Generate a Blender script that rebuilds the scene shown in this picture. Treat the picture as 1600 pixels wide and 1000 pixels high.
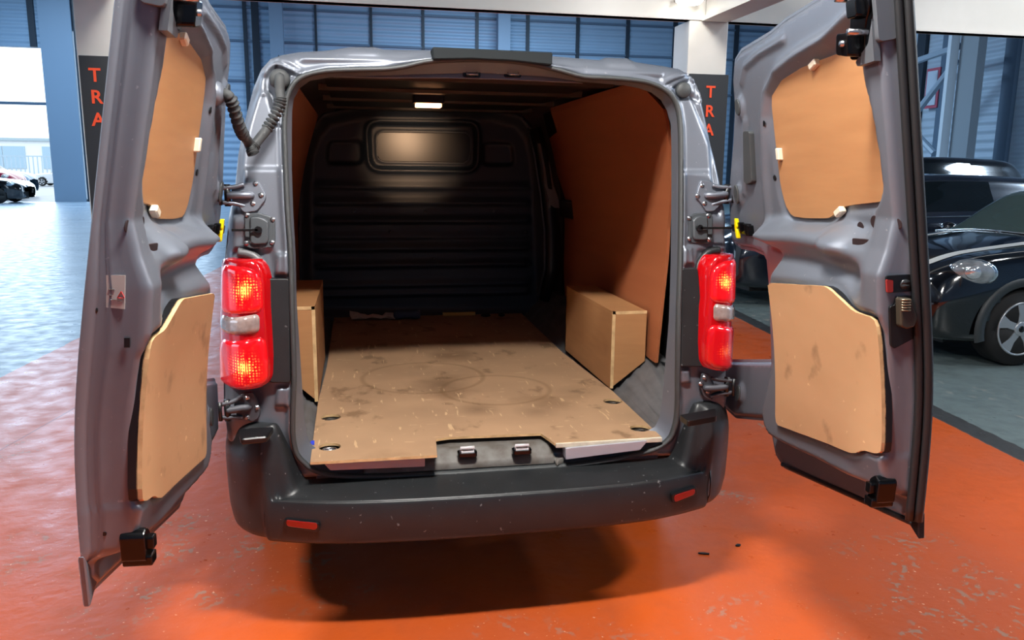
import bpy, bmesh, math, random
import numpy as np
from mathutils import Vector, Matrix
random.seed(4)
for o in list(bpy.data.objects): bpy.data.objects.remove(o)
SC = bpy.context.scene
COL = SC.collection
# ------------------------------------------------------------------ camera
F_PX, PITCH, YAW, ROLL = 1246.0, .1850, .1923, .0107
CAM = np.array([-.446, -2.55, 1.519])
_F = np.array([math.sin(YAW)*math.cos(PITCH), math.cos(YAW)*math.cos(PITCH), -math.sin(PITCH)])
_R = np.array([math.cos(YAW), -math.sin(YAW), 0]); _U = np.cross(_R, _F)
R2 = _R*math.cos(ROLL)+_U*math.sin(ROLL); U2 = -_R*math.sin(ROLL)+_U*math.cos(ROLL)
cd = bpy.data.cameras.new('camera'); cam = bpy.data.objects.new('camera', cd); COL.objects.link(cam)
cd.sensor_width = 36; cd.lens = F_PX/1600*36; cd.clip_start = .02; cd.clip_end = 300
M = Matrix(((R2[0], U2[0], -_F[0], CAM[0]), (R2[1], U2[1], -_F[1], CAM[1]), (R2[2], U2[2], -_F[2], CAM[2]), (0, 0, 0, 1)))
cam.matrix_world = M
SC.camera = cam
# ------------------------------------------------------------------ world, lamps, exposure
w = bpy.data.worlds.new('world'); SC.world = w; w.use_nodes = True
bg = w.node_tree.nodes['Background']; bg.inputs[0].default_value = (.80, .90, 1, 1); bg.inputs[1].default_value = 2.3
SC.view_settings.view_transform = 'Standard'; SC.view_settings.look = 'None'
SC.view_settings.exposure = 0.0; SC.view_settings.gamma = 1; SC.view_settings.use_curve_mapping = False
def area(name, loc, sx, sy, power, col=(1, .97, .92), rot=(0, 0, 0)):
    l = bpy.data.lights.new(name, 'AREA'); l.shape = 'RECTANGLE'; l.size = sx; l.size_y = sy; l.energy = power; l.color = col
    o = bpy.data.objects.new(name, l); COL.objects.link(o); o.location = loc; o.rotation_euler = rot
    return o
area('batten_and_fill_light', (-2.4, -1.1, 3.02), .5, .12, 125)
area('batten_and_fill_light', (2.9, -1.1, 3.02), .5, .12, 112)
area('batten_and_fill_light', (-.2, -1.15, 3.02), .6, .15, 140)
area('batten_and_fill_light', (-.8, -7.5, 4.6), 3.0, 1.0, 14, (.8, .88, 1))  # not a batten: wide cool fill added behind the camera
area('column_light', (-2.3, 3.4, 3.5), .3, .3, 28, rot=(math.radians(55), 0, 0))
area('column_light', (2.6, 3.4, 3.5), .3, .3, 34, rot=(math.radians(55), 0, 0))
area('column_light', (7.5, 3.0, 3.6), .5, .3, 60, rot=(math.radians(55), 0, 0))
area('hall_light', (-5.5, 5.5, 8.0), 1.2, 1.2, 200, (.82, .9, 1))
area('hall_light', (8.5, -1.0, 8.0), 1.2, 1.2, 260, (.9, .95, 1))
area('hall_light', (-14, 14, 9), 2, 2, 900, (.62, .8, 1))
area('hall_light', (18, 3, 9), 1.5, 1.5, 1300, (.62, .8, 1))
area('hall_light', (6, 27, 9.5), 6, 3, 2600, (.5, .74, 1))
area('hall_light', (-12, 29, 9.5), 4, 3, 1200, (.5, .74, 1))
area('daylight_door', (-14, 35.6, 3.6), 14, 7, 1500, (.6, .8, 1), (math.radians(-90), 0, 0))
area('side_cool_light', (-19.5, 4, 3.5), 6, 12, 700, (.62, .8, 1), (0, math.radians(-90), 0))  # wide cool light panel inside the hall; the left wall has no opening

# ------------------------------------------------------------------ pixel helpers (a photo point on a real plane or surface)
def ray(px, py): return _F*F_PX+R2*(px-800)-U2*(py-500)
def onZ(px, py, z): d = ray(px, py); return CAM+d*(z-CAM[2])/d[2]
def onY(px, py, Y): d = ray(px, py); return CAM+d*(Y-CAM[1])/d[1]
def onX(px, py, X): d = ray(px, py); return CAM+d*(X-CAM[0])/d[0]
def onpl(px, py, P, n): d = ray(px, py); return CAM+d*(np.dot(P-CAM, n)/np.dot(d, n))
LEAN = .18
def lean(z): return LEAN*.08*np.log1p(np.exp((np.asarray(z, float)-1.0)/.08))
def rearpt(px, py, off=0.):
    Y = off
    for i in range(12): P = onY(px, py, Y); Y = off+float(lean(P[2]))
    return (P[0], P[2])
def frame(s):
    a, hx = (.055, -.948) if s < 0 else (-.035, .925)
    return (np.array([hx, -.014, 0]), np.array([s*math.sin(a), -math.cos(a), 0]), np.array([-s*math.cos(a), -math.sin(a), 0]))
def ondoor(s, px, py, off=0.):
    H, d, n = frame(s); wv = off
    for i in range(16):
        P = onpl(px, py, H+n*wv, n); wv = off+float(lean(P[2]))
    return (float(np.dot(P-H, d)), float(P[2]))
# ------------------------------------------------------------------ materials
def lin(h):
    r = []
    for i in (0, 2, 4):
        c = int(h[i:i+2], 16)/255; r.append(c/12.92 if c <= .04045 else ((c+.055)/1.055)**2.4)
    return (*r, 1)
MATS = {}
def mat(name, hexc, rough=.5, metal=0., spec=.5, noise=0., nscale=8., hex2=None, bump=0., bscale=60., emit=None, estr=0., coat=0., stretch=(1, 1, 1)):
    if name in MATS: return MATS[name]
    m = bpy.data.materials.new(name); m.use_nodes = True; nt = m.node_tree; b = nt.nodes['Principled BSDF']
    b.inputs['Base Color'].default_value = lin(hexc); b.inputs['Roughness'].default_value = rough
    b.inputs['Metallic'].default_value = metal; b.inputs['Specular IOR Level'].default_value = spec
    b.inputs['Coat Weight'].default_value = coat
    tc = nt.nodes.new('ShaderNodeTexCoord'); mp = nt.nodes.new('ShaderNodeMapping'); mp.inputs['Scale'].default_value = stretch
    nt.links.new(tc.outputs['Object'], mp.inputs[0])
    if noise > 0:
        n = nt.nodes.new('ShaderNodeTexNoise'); n.inputs['Scale'].default_value = nscale; n.inputs['Detail'].default_value = 6
        nt.links.new(mp.outputs[0], n.inputs[0])
        r = nt.nodes.new('ShaderNodeMapRange'); r.inputs[1].default_value = .35; r.inputs[2].default_value = .68; r.inputs[4].default_value = noise
        nt.links.new(n.outputs[0], r.inputs[0])
        mx = nt.nodes.new('ShaderNodeMix'); mx.data_type = 'RGBA'
        mx.inputs[6].default_value = lin(hexc); mx.inputs[7].default_value = lin(hex2 or '000000')
        nt.links.new(r.outputs[0], mx.inputs[0]); nt.links.new(mx.outputs[2], b.inputs['Base Color'])
    if bump > 0:
        n = nt.nodes.new('ShaderNodeTexNoise'); n.inputs['Scale'].default_value = bscale; n.inputs['Detail'].default_value = 3
        nt.links.new(mp.outputs[0], n.inputs[0])
        bp = nt.nodes.new('ShaderNodeBump'); bp.inputs['Strength'].default_value = bump; bp.inputs['Distance'].default_value = .01
        nt.links.new(n.outputs[0], bp.inputs['Height']); nt.links.new(bp.outputs[0], b.inputs['Normal'])
    if emit:
        b.inputs['Emission Color'].default_value = lin(emit); b.inputs['Emission Strength'].default_value = estr
    MATS[name] = m
    return m
PAINT = mat('grey_metallic_paint', '747983', .40, .5, noise=.10, nscale=30, hex2='666a73')
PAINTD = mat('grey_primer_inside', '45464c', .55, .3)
DARKPL = mat('black_textured_plastic', '1e2022', .42, noise=.3, nscale=14, hex2='2a2c2e', bump=.06, bscale=300)
BLACK = mat('black_plastic', '101113', .35)
BLACKG = mat('black_gloss_metal', '0c0c0e', .2, .3)
RUBBER = mat('dark_rubber', '3a3d3e', .55)
HOSE = mat('grey_rubber_hose', '343637', .65)
PLATE = mat('grey_painted_plate', '484c50', .45, .3)
STEEL = mat('bright_steel', 'b8b8bc', .25, .95)
YELLOW = mat('yellow_plastic', 'e8d800', .4)
WHITEPL = mat('cream_plastic', 'd9cfb8', .45)
PLY = mat('birch_plywood', 'c08e66', .55, noise=.35, nscale=5, hex2='a06c44', stretch=(1, 1, 6))
PLYD = mat('orange_plywood_face', 'a97a50', .5, noise=.35, nscale=4, hex2='936440', stretch=(1.2, 1.2, 9))
PLYL = mat('door_plywood', 'b48e68', .55, noise=.35, nscale=3.2, hex2='9d774f', stretch=(1, 1, 2))
PLYE = mat('plywood_edge', 'd3b080', .6, noise=.5, nscale=30, hex2='8a6a44')
def smudge(m, col, sc, lo, hi, amt):
    nt = m.node_tree; b = nt.nodes['Principled BSDF']; src = b.inputs['Base Color'].links[0].from_socket
    tc = nt.nodes.new('ShaderNodeTexCoord'); n = nt.nodes.new('ShaderNodeTexNoise'); n.inputs['Scale'].default_value = sc; n.inputs['Detail'].default_value = 5; nt.links.new(tc.outputs['Object'], n.inputs[0])
    r = nt.nodes.new('ShaderNodeMapRange'); r.inputs[1].default_value = lo; r.inputs[2].default_value = hi; r.inputs[4].default_value = amt; nt.links.new(n.outputs[0], r.inputs[0])
    x = nt.nodes.new('ShaderNodeMix'); x.data_type = 'RGBA'; nt.links.new(r.outputs[0], x.inputs[0]); nt.links.new(src, x.inputs[6]); x.inputs[7].default_value = lin(col); nt.links.new(x.outputs[2], b.inputs['Base Color'])
smudge(PLYL, '5e4630', 9, .60, .74, .7); smudge(PLYL, 'dcb98c', 40, .70, .72, .5); smudge(PLYD, '8a5c38', 5, .6, .75, .4); smudge(DARKPL, '8a8c8c', 60, .69, .72, .5); smudge(PAINT, 'a8a8ac', 70, .70, .73, .5)
LINE = mat('plywood_lining', 'a5623f', .45, noise=.25, nscale=4, hex2='8b4b2d', stretch=(1, .3, 4))
BULK = mat('dark_blue_grey_bulkhead', '1c2735', .5, .0, noise=.3, nscale=5, hex2='151e29')
SILLM = mat('dirty_grey_sill_plastic', '6b6864', .6, noise=.8, nscale=22, hex2='4a4037')
PANM = mat('grey_floor_pan', '6f6e70', .5, .3, noise=.5, nscale=12, hex2='4c4a48')
# ------------------------------------------------------------------ object helpers
def mesh(name, V, F, m, parent=None, smooth=False, loc=None):
    me = bpy.data.meshes.new(name)
    V = np.asarray(V, float)
    if loc is not None: V = V-np.asarray(loc)
    me.from_pydata([tuple(v) for v in V], [], [tuple(int(i) for i in f) for f in F]); me.materials.append(m)
    if smooth: me.polygons.foreach_set('use_smooth', [True]*len(me.polygons))
    me.update()
    bm = bmesh.new(); bm.from_mesh(me); bmesh.ops.recalc_face_normals(bm, faces=bm.faces); bm.to_mesh(me); bm.free()
    o = bpy.data.objects.new(name, me); COL.objects.link(o)
    if loc is not None: o.location = tuple(loc)
    if parent is not None: setpar(o, parent)
    return o
def wloc(o):
    v = Vector(o.location)
    p = o.parent
    while p: v += p.location; p = p.parent
    return v
def setpar(o, parent):
    o.parent = parent; o.location = Vector(o.location)-wloc_p(parent)
def wloc_p(p):
    v = Vector((0, 0, 0))
    while p is not None: v += p.location; p = p.parent
    return v
def tag(o, label=None, cat=None, group=None, kind=None):
    if label: o['label'] = label
    if cat: o['category'] = cat
    if group: o['group'] = group
    if kind: o['kind'] = kind
    return o
def empty(name, loc=(0, 0, 0), label=None, cat=None, group=None):
    o = bpy.data.objects.new(name, None); COL.objects.link(o); o.location = loc; o.empty_display_size = .1
    return tag(o, label, cat, group)
class MB:                                    # collects shapes into one mesh
    def __init__(s): s.V = []; s.F = []
    def add(s, V, F):
        k = len(s.V); s.V += [tuple(v) for v in V]; s.F += [tuple(i+k for i in f) for f in F]
    def box(s, lo, hi, rot=None, org=None):
        x0, y0, z0 = lo; x1, y1, z1 = hi
        V = [(x0, y0, z0), (x1, y0, z0), (x1, y1, z0), (x0, y1, z0), (x0, y0, z1), (x1, y0, z1), (x1, y1, z1), (x0, y1, z1)]
        s.add(V, [(0, 3, 2, 1), (4, 5, 6, 7), (0, 1, 5, 4), (1, 2, 6, 5), (2, 3, 7, 6), (3, 0, 4, 7)])
    def prism(s, poly, mapf, d0, d1):         # poly 2d; mapf(a,b,d)->xyz
        n = len(poly); V = [mapf(a, b, d0) for a, b in poly]+[mapf(a, b, d1) for a, b in poly]
        s.add(V, [tuple(range(n)), tuple(range(2*n-1, n-1, -1))]+[(i, (i+1) % n, n+(i+1) % n, n+i) for i in range(n)])
    def tube(s, pts, r, seg=10, cap=True):
        pts = [np.array(p, float) for p in pts]; n = len(pts)
        rr = r if hasattr(r, '__len__') else [r]*n
        T = [pts[min(i+1, n-1)]-pts[max(i-1, 0)] for i in range(n)]
        T = [t/(np.linalg.norm(t)+1e-12) for t in T]
        up = np.array([0, 0, 1.]) if abs(T[0][2]) < .9 else np.array([1., 0, 0])
        a = np.cross(T[0], up); a /= np.linalg.norm(a); V = []
        for i in range(n):
            a = a-T[i]*np.dot(a, T[i]); a /= np.linalg.norm(a); b = np.cross(T[i], a)
            for k in range(seg):
                t = 2*math.pi*k/seg; V.append(pts[i]+rr[i]*(math.cos(t)*a+math.sin(t)*b))
        F = [(i*seg+k, i*seg+(k+1) % seg, (i+1)*seg+(k+1) % seg, (i+1)*seg+k) for i in range(n-1) for k in range(seg)]
        if cap: F += [tuple(range(seg-1, -1, -1)), tuple((n-1)*seg+k for k in range(seg))]
        s.add(V, F)
    def build(s, name, m, parent=None, smooth=False, loc=None, bevel=0, bseg=2):
        if loc is None and parent is None: loc = np.mean(np.array(s.V), 0)*[1, 1, 0]+[0, 0, min(v[2] for v in s.V)]
        o = mesh(name, s.V, s.F, m, parent, smooth, loc)
        if bevel:
            b = o.modifiers.new('b', 'BEVEL'); b.width = bevel; b.segments = bseg; b.limit_method = 'ANGLE'; b.angle_limit = .6
            if smooth: o.modifiers.new('w', 'WEIGHTED_NORMAL')
        return o
def sdf(poly, A, B):                          # positive inside
    P = np.asarray(poly, float); Q = np.roll(P, -1, 0)
    A = np.asarray(A, float); B = np.asarray(B, float); sh = A.shape; A = A.ravel(); B = B.ravel()
    best = np.full(A.shape, 1e9); ins = np.zeros(A.shape, bool)
    for (x0, y0), (x1, y1) in zip(P, Q):
        dx, dy = x1-x0, y1-y0; L = dx*dx+dy*dy+1e-15
        t = np.clip(((A-x0)*dx+(B-y0)*dy)/L, 0, 1)
        best = np.minimum(best, (A-x0-t*dx)**2+(B-y0-t*dy)**2)
        c = ((y0 > B) != (y1 > B)) & (A < (x1-x0)*(B-y0)/((y1-y0) if abs(y1-y0) > 1e-12 else 1e-12)+x0)
        ins ^= c
    d = np.sqrt(best); return np.where(ins, d, -d).reshape(sh)
def nearest(poly, A, B):
    P = np.asarray(poly, float); Q = np.roll(P, -1, 0); best = np.full(A.shape, 1e9); X = A.copy(); Y = B.copy()
    for (x0, y0), (x1, y1) in zip(P, Q):
        dx, dy = x1-x0, y1-y0; L = dx*dx+dy*dy+1e-15
        t = np.clip(((A-x0)*dx+(B-y0)*dy)/L, 0, 1); cx = x0+t*dx; cy = y0+t*dy; d = (A-cx)**2+(B-cy)**2
        k = d < best; best[k] = d[k]; X[k] = cx[k]; Y[k] = cy[k]
    return X, Y, best
def ss(x, a, b):
    t = np.clip((x-a)/(b-a), 0, 1); return t*t*(3-2*t)
def rnd(poly, r, n=5):                        # round the corners
    out = []; N = len(poly)
    for i in range(N):
        p = np.array(poly[i], float); a = np.array(poly[i-1], float); b = np.array(poly[(i+1) % N], float)
        ua = a-p; ub = b-p; la = np.linalg.norm(ua); lb = np.linalg.norm(ub)
        if la < 1e-9 or lb < 1e-9: continue
        ua /= la; ub /= lb; c = np.clip(np.dot(ua, ub), -1, 1)
        if c < -.985: out.append(tuple(p)); continue
        rr = min(r, la*.45, lb*.45)
        for k in range(n+1):
            t = k/n; out.append(tuple((1-t)**2*(p+ua*rr)+2*t*(1-t)*p+t*t*(p+ub*rr)))
    return out
def catmull(P, n=6, closed=False):
    P = [np.array(p, float) for p in P]; out = []; N = len(P); rg = range(N if closed else N-1)
    for i in rg:
        if closed: a, b, c, d = P[i-1], P[i], P[(i+1) % N], P[(i+2) % N]
        else: a, b, c, d = P[max(i-1, 0)], P[i], P[i+1], P[min(i+2, N-1)]
        for k in range(n):
            t = k/n; out.append(.5*((2*b)+(-a+c)*t+(2*a-5*b+4*c-d)*t*t+(-a+3*b-3*c+d)*t**3))
    if not closed: out.append(P[-1])
    return out
def relief(name, outline, depth, mapf, step, m, parent, holes=(), skirt=((0, 1.),), floor=0., smooth=True, loc=None, build=True):
    """height field over a 2-d outline; boundary vertices snapped on the outline; skirt rings (outset, fraction of drop to floor)"""
    P = np.array(outline); a0, b0 = P.min(0)-step; a1, b1 = P.max(0)+step
    na = int((a1-a0)/step)+2; nb = int((b1-b0)/step)+2
    A, B = np.meshgrid(a0+np.arange(na)*step, b0+np.arange(nb)*step, indexing='ij')
    Ac = A[:-1, :-1]+step/2; Bc = B[:-1, :-1]+step/2
    keep = sdf(outline, Ac, Bc) > 0
    for h in holes: keep &= sdf(h, Ac, Bc) < 0
    cnt = np.zeros(A.shape, int); full = np.zeros(A.shape, int)
    for i in (0, 1):
        for j in (0, 1): cnt[i:na-1+i, j:nb-1+j] += keep
    used = cnt > 0; bnd = used & (cnt < 4)
    X, Y, d0 = nearest(outline, A[bnd], B[bnd])
    oi = np.ones(X.shape, bool)
    for h in holes:
        x2, y2, d2 = nearest(h, A[bnd], B[bnd]); k = d2 < d0; X[k] = x2[k]; Y[k] = y2[k]; d0[k] = d2[k]; oi[k] = False
    A[bnd] = X; B[bnd] = Y
    bi = np.argwhere(bnd)
    for poly in [outline]+list(holes):
        P_ = np.asarray(poly, float)
        for k in range(len(P_)):
            u_ = P_[k]-P_[k-1]; v_ = P_[(k+1) % len(P_)]-P_[k]; lu = np.linalg.norm(u_); lv = np.linalg.norm(v_)
            if lu < step or lv < step or np.dot(u_, v_)/(lu*lv) > .9: continue
            dd = np.hypot(A[bnd]-P_[k][0], B[bnd]-P_[k][1]); m_i = int(np.argmin(dd))
            if dd[m_i] < step*1.3: A[tuple(bi[m_i])] = P_[k][0]; B[tuple(bi[m_i])] = P_[k][1]
    idx = -np.ones(A.shape, int); idx[used] = np.arange(used.sum())
    va = A[used]; vb = B[used]; D = depth(va, vb)
    i, j = np.nonzero(keep)
    q = np.stack([idx[i, j], idx[i+1, j], idx[i+1, j+1], idx[i, j+1]], 1)
    V = [mapf(va, vb, D)]; F = [tuple(r) for r in q]
    if skirt:
        ec = {}
        for r in q:
            for k in range(4):
                e = (r[k], r[(k+1) % 4]); key = (min(e), max(e)); ec[key] = None if key in ec else e
        be = [e for e in ec.values() if e is not None]
        bv = sorted({v for e in be for v in e}); pos = {v: k for k, v in enumerate(bv)}; bv = np.array(bv)
        ba, bb, bd = va[bv], vb[bv], D[bv]
        eps = .004
        def S(a, b):
            s_ = sdf(outline, a, b)
            for h in holes: s_ = np.minimum(s_, -sdf(h, a, b))
            return s_
        gx = S(ba+eps, bb)-S(ba-eps, bb); gy = S(ba, bb+eps)-S(ba, bb-eps); g = np.hypot(gx, gy)+1e-9
        nx, ny = -gx/g, -gy/g
        base = len(va); prev = {int(v): int(v) for v in bv}
        for (off, fr) in skirt:
            V.append(mapf(ba+nx*off, bb+ny*off, bd+(floor-bd)*fr))
            cur = {int(v): base+pos[v] for v in bv}; base += len(bv)
            F += [(prev[int(e[1])], prev[int(e[0])], cur[int(e[0])], cur[int(e[1])]) for e in be]
            prev = cur
    V = np.concatenate(V)
    if not build: return V, F
    return mesh(name, V, F, m, parent, smooth, loc)
def stackmap(fx):
    def g(a, b, d):
        a = np.asarray(a, float); b = np.asarray(b, float); d = np.asarray(d, float)+0*a
        return fx(a, b, d)
    return g
def slab(name, poly, mapf, d0, d1, m, parent, bevel=.0015, smooth=False, loc=None):
    mb = MB(); mb.prism(poly, mapf, d0, d1); return mb.build(name, m, parent, smooth, loc, bevel, 1)
def edge_mat(o, m, test):
    o.data.materials.append(m)
    for p in o.data.polygons:
        if test(p): p.material_index = len(o.data.materials)-1
def bolt(mb, c, n, r=.007, h=.006, seg=6):
    c = np.array(c, float); n = np.array(n, float); n /= np.linalg.norm(n)
    mb.tube([c-n*.001, c+n*h*.25], r*1.5, 14); mb.tube([c+n*h*.25, c+n*h, c+n*h*1.01], [r, r, r*.6], seg)
exec_parts = []
# ================================================================== THE HALL
def floor_material():
    m = bpy.data.materials.new('painted_concrete_floor'); m.use_nodes = True; nt = m.node_tree; N = nt.nodes; L = nt.links; b = N['Principled BSDF']
    tc = N.new('ShaderNodeTexCoord'); sp = N.new('ShaderNodeSeparateXYZ'); L.new(tc.outputs['Object'], sp.inputs[0])
    def math_(op, a, c, clamp=False):
        n = N.new('ShaderNodeMath'); n.operation = op; n.use_clamp = clamp
        for i, v in enumerate((a, c)):
            if v is None: continue
            if isinstance(v, (int, float)): n.inputs[i].default_value = v
            else: L.new(v, n.inputs[i])
        return n.outputs[0]
    def noise(scale, detail=6, stretch=None):
        n = N.new('ShaderNodeTexNoise'); n.inputs['Scale'].default_value = scale; n.inputs['Detail'].default_value = detail
        if stretch:
            mp = N.new('ShaderNodeMapping'); mp.inputs['Scale'].default_value = stretch; L.new(tc.outputs['Object'], mp.inputs[0]); L.new(mp.outputs[0], n.inputs[0])
        else: L.new(tc.outputs['Object'], n.inputs[0])
        return n.outputs[0]
    def rng(v, a, c, o0=0, o1=1):
        n = N.new('ShaderNodeMapRange'); n.inputs[1].default_value = a; n.inputs[2].default_value = c; n.inputs[3].default_value = o0; n.inputs[4].default_value = o1; L.new(v, n.inputs[0]); return n.outputs[0]
    def mix(f, a, c):
        n = N.new('ShaderNodeMix'); n.data_type = 'RGBA'; L.new(f, n.inputs[0])
        for i, v in ((6, a), (7, c)):
            if isinstance(v, tuple): n.inputs[i].default_value = v
            else: L.new(v, n.inputs[i])
        return n.outputs[2]
    X, Y = sp.outputs[0], sp.outputs[1]
    xr = math_('SUBTRACT', X, math_('ADD', math_('MULTIPLY', Y, .1085), 2.957)); xl = math_('SUBTRACT', X, math_('ADD', math_('MULTIPLY', Y, .0704), -3.284))
    edge = noise(9, 3); wob = rng(edge, 0, 1, -.02, .02)
    xr = math_('ADD', xr, wob); xl = math_('ADD', xl, wob)
    right = rng(xr, -.004, .004); strip = math_('MULTIPLY', right, rng(xr, .15, .158, 1, 0)); left = rng(xl, .004, -.004)
    n1 = noise(.9, 5); n2 = noise(7, 8); n3 = noise(34, 5)
    org = mix(rng(n1, .42, .66), lin('c2521a'), lin('b4532f')); org = mix(rng(n2, .5, .72, 0, .35), org, lin('a84c22'))
    worn = math_('MULTIPLY', rng(n1, .53, .62), rng(n2, .5, .58)); spk = math_('MULTIPLY', worn, rng(n3, .52, .58)); org = mix(math_('MULTIPLY', spk, .7), org, lin('8d7c6c'))
    chips = math_('MULTIPLY', rng(noise(60, 2), .69, .72), rng(n1, .48, .6)); org = mix(chips, org, lin('d9a98c'))
    crack = rng(math_('ABSOLUTE', math_('SUBTRACT', X, math_('ADD', math_('MULTIPLY', Y, .17), -2.72)), None), .004, .009, 1, 0); org = mix(math_('MULTIPLY', crack, .7), org, lin('8a3320'))
    gry = mix(rng(n2, .4, .7), lin('6f7c7c'), lin('5f6b6b')); gry = mix(math_('MULTIPLY', rng(n1, .5, .62), rng(noise(14, 8, (1, .5, 1)), .58, .66)), gry, lin('a8a297'))
    lft = mix(rng(noise(1.3, 7, (.6, 1, 1)), .35, .65), lin('8496a4'), lin('66788a')); lft = mix(rng(noise(3, 6, (1, .35, 1)), .6, .66, 0, .5), lft, lin('b0b4b4'))
    c = mix(right, org, gry); c = mix(strip, c, lin('3a3b3c')); c = mix(left, c, lft)
    L.new(c, b.inputs['Base Color'])
    rg = rng(n2, .3, .75, .26, .48); L.new(rg, b.inputs['Roughness']); b.inputs['Specular IOR Level'].default_value = .5
    bp = N.new('ShaderNodeBump'); bp.inputs['Strength'].default_value = .25; bp.inputs['Distance'].default_value = .01; L.new(noise(16, 6), bp.inputs['Height']); L.new(bp.outputs[0], b.inputs['Normal'])
    return m
TRIM = [3]
def struct(o):
    o['kind'] = 'structure'
    if not o.name.startswith(('wall_far', 'wall_left', 'wall_right', 'wall_back', 'floor', 'ceiling', 'trim_', 'yard')):
        TRIM[0] += 1; o.name = 'trim_%d' % TRIM[0]
    return o
mb = MB(); mb.box((-46, -12, -.2), (20.2, 36, 0)); struct(mb.build('floor', floor_material(), loc=(0, 0, 0)))
YARD = mat('wet_tarmac', '8d949a', .35, noise=.5, nscale=.6, hex2='a9b0b4')
mb = MB(); mb.box((-70, 36, -.25), (40, 110, -.02)); struct(mb.build('yard_ground', YARD, loc=(0, 0, 0)))
def cladding(name, hexc, axis):
    m = mat(name, hexc, .5, .1, noise=.25, nscale=.7, hex2='8ea2b5'); nt = m.node_tree; b = nt.nodes['Principled BSDF']
    tc = nt.nodes.new('ShaderNodeTexCoord'); wv = nt.nodes.new('ShaderNodeTexWave'); wv.bands_direction = axis; wv.inputs['Scale'].default_value = 1.1
    nt.links.new(tc.outputs['Object'], wv.inputs[0]); bp = nt.nodes.new('ShaderNodeBump'); bp.inputs['Strength'].default_value = .7; bp.inputs['Distance'].default_value = .06
    nt.links.new(wv.outputs[1], bp.inputs['Height']); nt.links.new(bp.outputs[0], b.inputs['Normal']); return m
CLAD = cladding('blue_grey_cladding', '9db8d2', 'Z'); CLADR = cladding('white_cladding', 'c3d4e4', 'Z')
FRAMEB = mat('blue_grey_steelwork', '5d7288', .5, noise=.2, nscale=2, hex2='4c5f73')
FRAMED = mat('dark_steelwork', '27323e', .5)
WHITEST = mat('white_painted_steel', 'e9e6df', .4, noise=.12, nscale=6, hex2='cfcac0')
Yf = 36.0
dx1 = onY(88, 250, Yf)[0]; zl = onY(60, 74, Yf)[2]
mb = MB(); mb.box((dx1, Yf, 0), (20.2, Yf+.3, 16)); mb.box((-46, Yf, 0), (-27, Yf+.3, 16)); mb.box((-27, Yf, zl), (dx1, Yf+.3, 16))
struct(mb.build('wall_far', CLAD, loc=(0, 0, 0)))
mb = MB(); mb.box((20, -12, 0), (20.3, Yf, 16)); struct(mb.build('wall_right', CLADR, loc=(0, 0, 0)))
mb = MB(); mb.box((-46.3, -12, 0), (-46, Yf, 16)); struct(mb.build('wall_left', CLAD, loc=(0, 0, 0)))
mb = MB(); mb.box((-46, -12.3, 0), (20, -12, 16)); struct(mb.build('wall_back', CLAD, loc=(0, 0, 0)))
mb = MB(); mb.box((-46, -12, 15.6), (20.3, Yf, 15.8)); struct(mb.build('ceiling', mat('hall_roof', '7c848c', .7), loc=(0, 0, 0)))
# battens and rails of the far wall
for px, wd in ((384, .16), (400, .3), (494, .1), (580, .12), (661, .12), (745, .14), (824, .16), (902, .16), (980, .16), (1054, .2), (1150, .2), (1240, .2)):
    x = onY(px, 60, Yf)[0]; mb = MB(); mb.box((x-wd/2, Yf-.12, 0), (x+wd/2, Yf, 15.6)); struct(mb.build('wall_batten', FRAMED))
for z in (5.3, 7.0, 8.4):
    mb = MB(); mb.box((dx1, Yf-.1, z), (20, Yf, z+.09)); struct(mb.build('wall_rail', FRAMEB))
for px in (788, 432):
    x = onY(px, 60, Yf-1)[0]; mb = MB(); mb.box((x-.28, Yf-1, 0), (x+.28, Yf-.5, 15.6)); struct(mb.build('wall_column', mat('pale_blue_column', '8096ac', .5)))
mb = MB(); mb.box((dx1, Yf-.6, 0), (dx1+1.25, Yf-.3, 15.6)); struct(mb.build('door_frame_post', mat('pale_blue_column', '8096ac', .5)))
mb = MB(); mb.box((dx1+1.3, Yf-.5, 0), (dx1+1.75, Yf-.2, 15.6)); struct(mb.build('wall_column', FRAMED))
zm = onY(60, 162, Yf)[2]; mb = MB(); mb.box((-27, Yf-.05, zm-.06), (dx1, Yf+.05, zm+.06)); struct(mb.build('door_rail', FRAMEB))
for px in (50,):
    x = onY(px, 30, Yf)[0]; mb = MB(); mb.box((x-.12, Yf-.15, zl), (x+.12, Yf, 15.6)); struct(mb.build('wall_batten', FRAMED))
# right wall: dark stripes, column, braces
for px, wd in ((1350, .5), (1437, .45), (1479, .55), (1578, .5), (1640, .5)):
    y = onX(px, 150, 20)[1]; mb = MB(); mb.box((19.85, y-wd/2, 0), (20, y+wd/2, 15.6)); struct(mb.build('wall_batten', FRAMEB if px != 1437 else FRAMED))
yc = onX(1509, 150, 18.6)[1]; mb = MB(); mb.box((18.5, yc-.42, 0), (18.8, yc+.35, 15.6)); struct(mb.build('wall_column', mat('grey_column', '8f9aa3', .5)))
mb = MB(); mb.box((18.2, yc+.4, 0), (18.5, yc+.55, 15.6)); struct(mb.build('wall_column', mat('white_column', 'dce8f2', .5)))
BR = mat('brace_steel', 'a3b6c8', .45)
for (a, b_) in (((1410, 103), (1500, 72)), ((1425, 185), (1495, 95)), ((1432, 210), (1460, 240))):
    mb = MB(); mb.tube([onX(*a, 18.6), onX(*b_, 18.6)], .11, 8); struct(mb.build('wall_brace', BR))
P0 = onX(1449, 108, 19.8); P1 = onX(1463, 168, 19.8)
sg = empty('wall_sign', (19.84, (P0[1]+P1[1])/2, P1[2]), 'small white notice with red border on the far right cladding', 'sign')
mb = MB(); mb.box((19.8, P1[1], P1[2]), (19.84, P0[1], P0[2])); mb.build('sign_board', mat('red_sign', 'c0566a', .5), sg)
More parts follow.
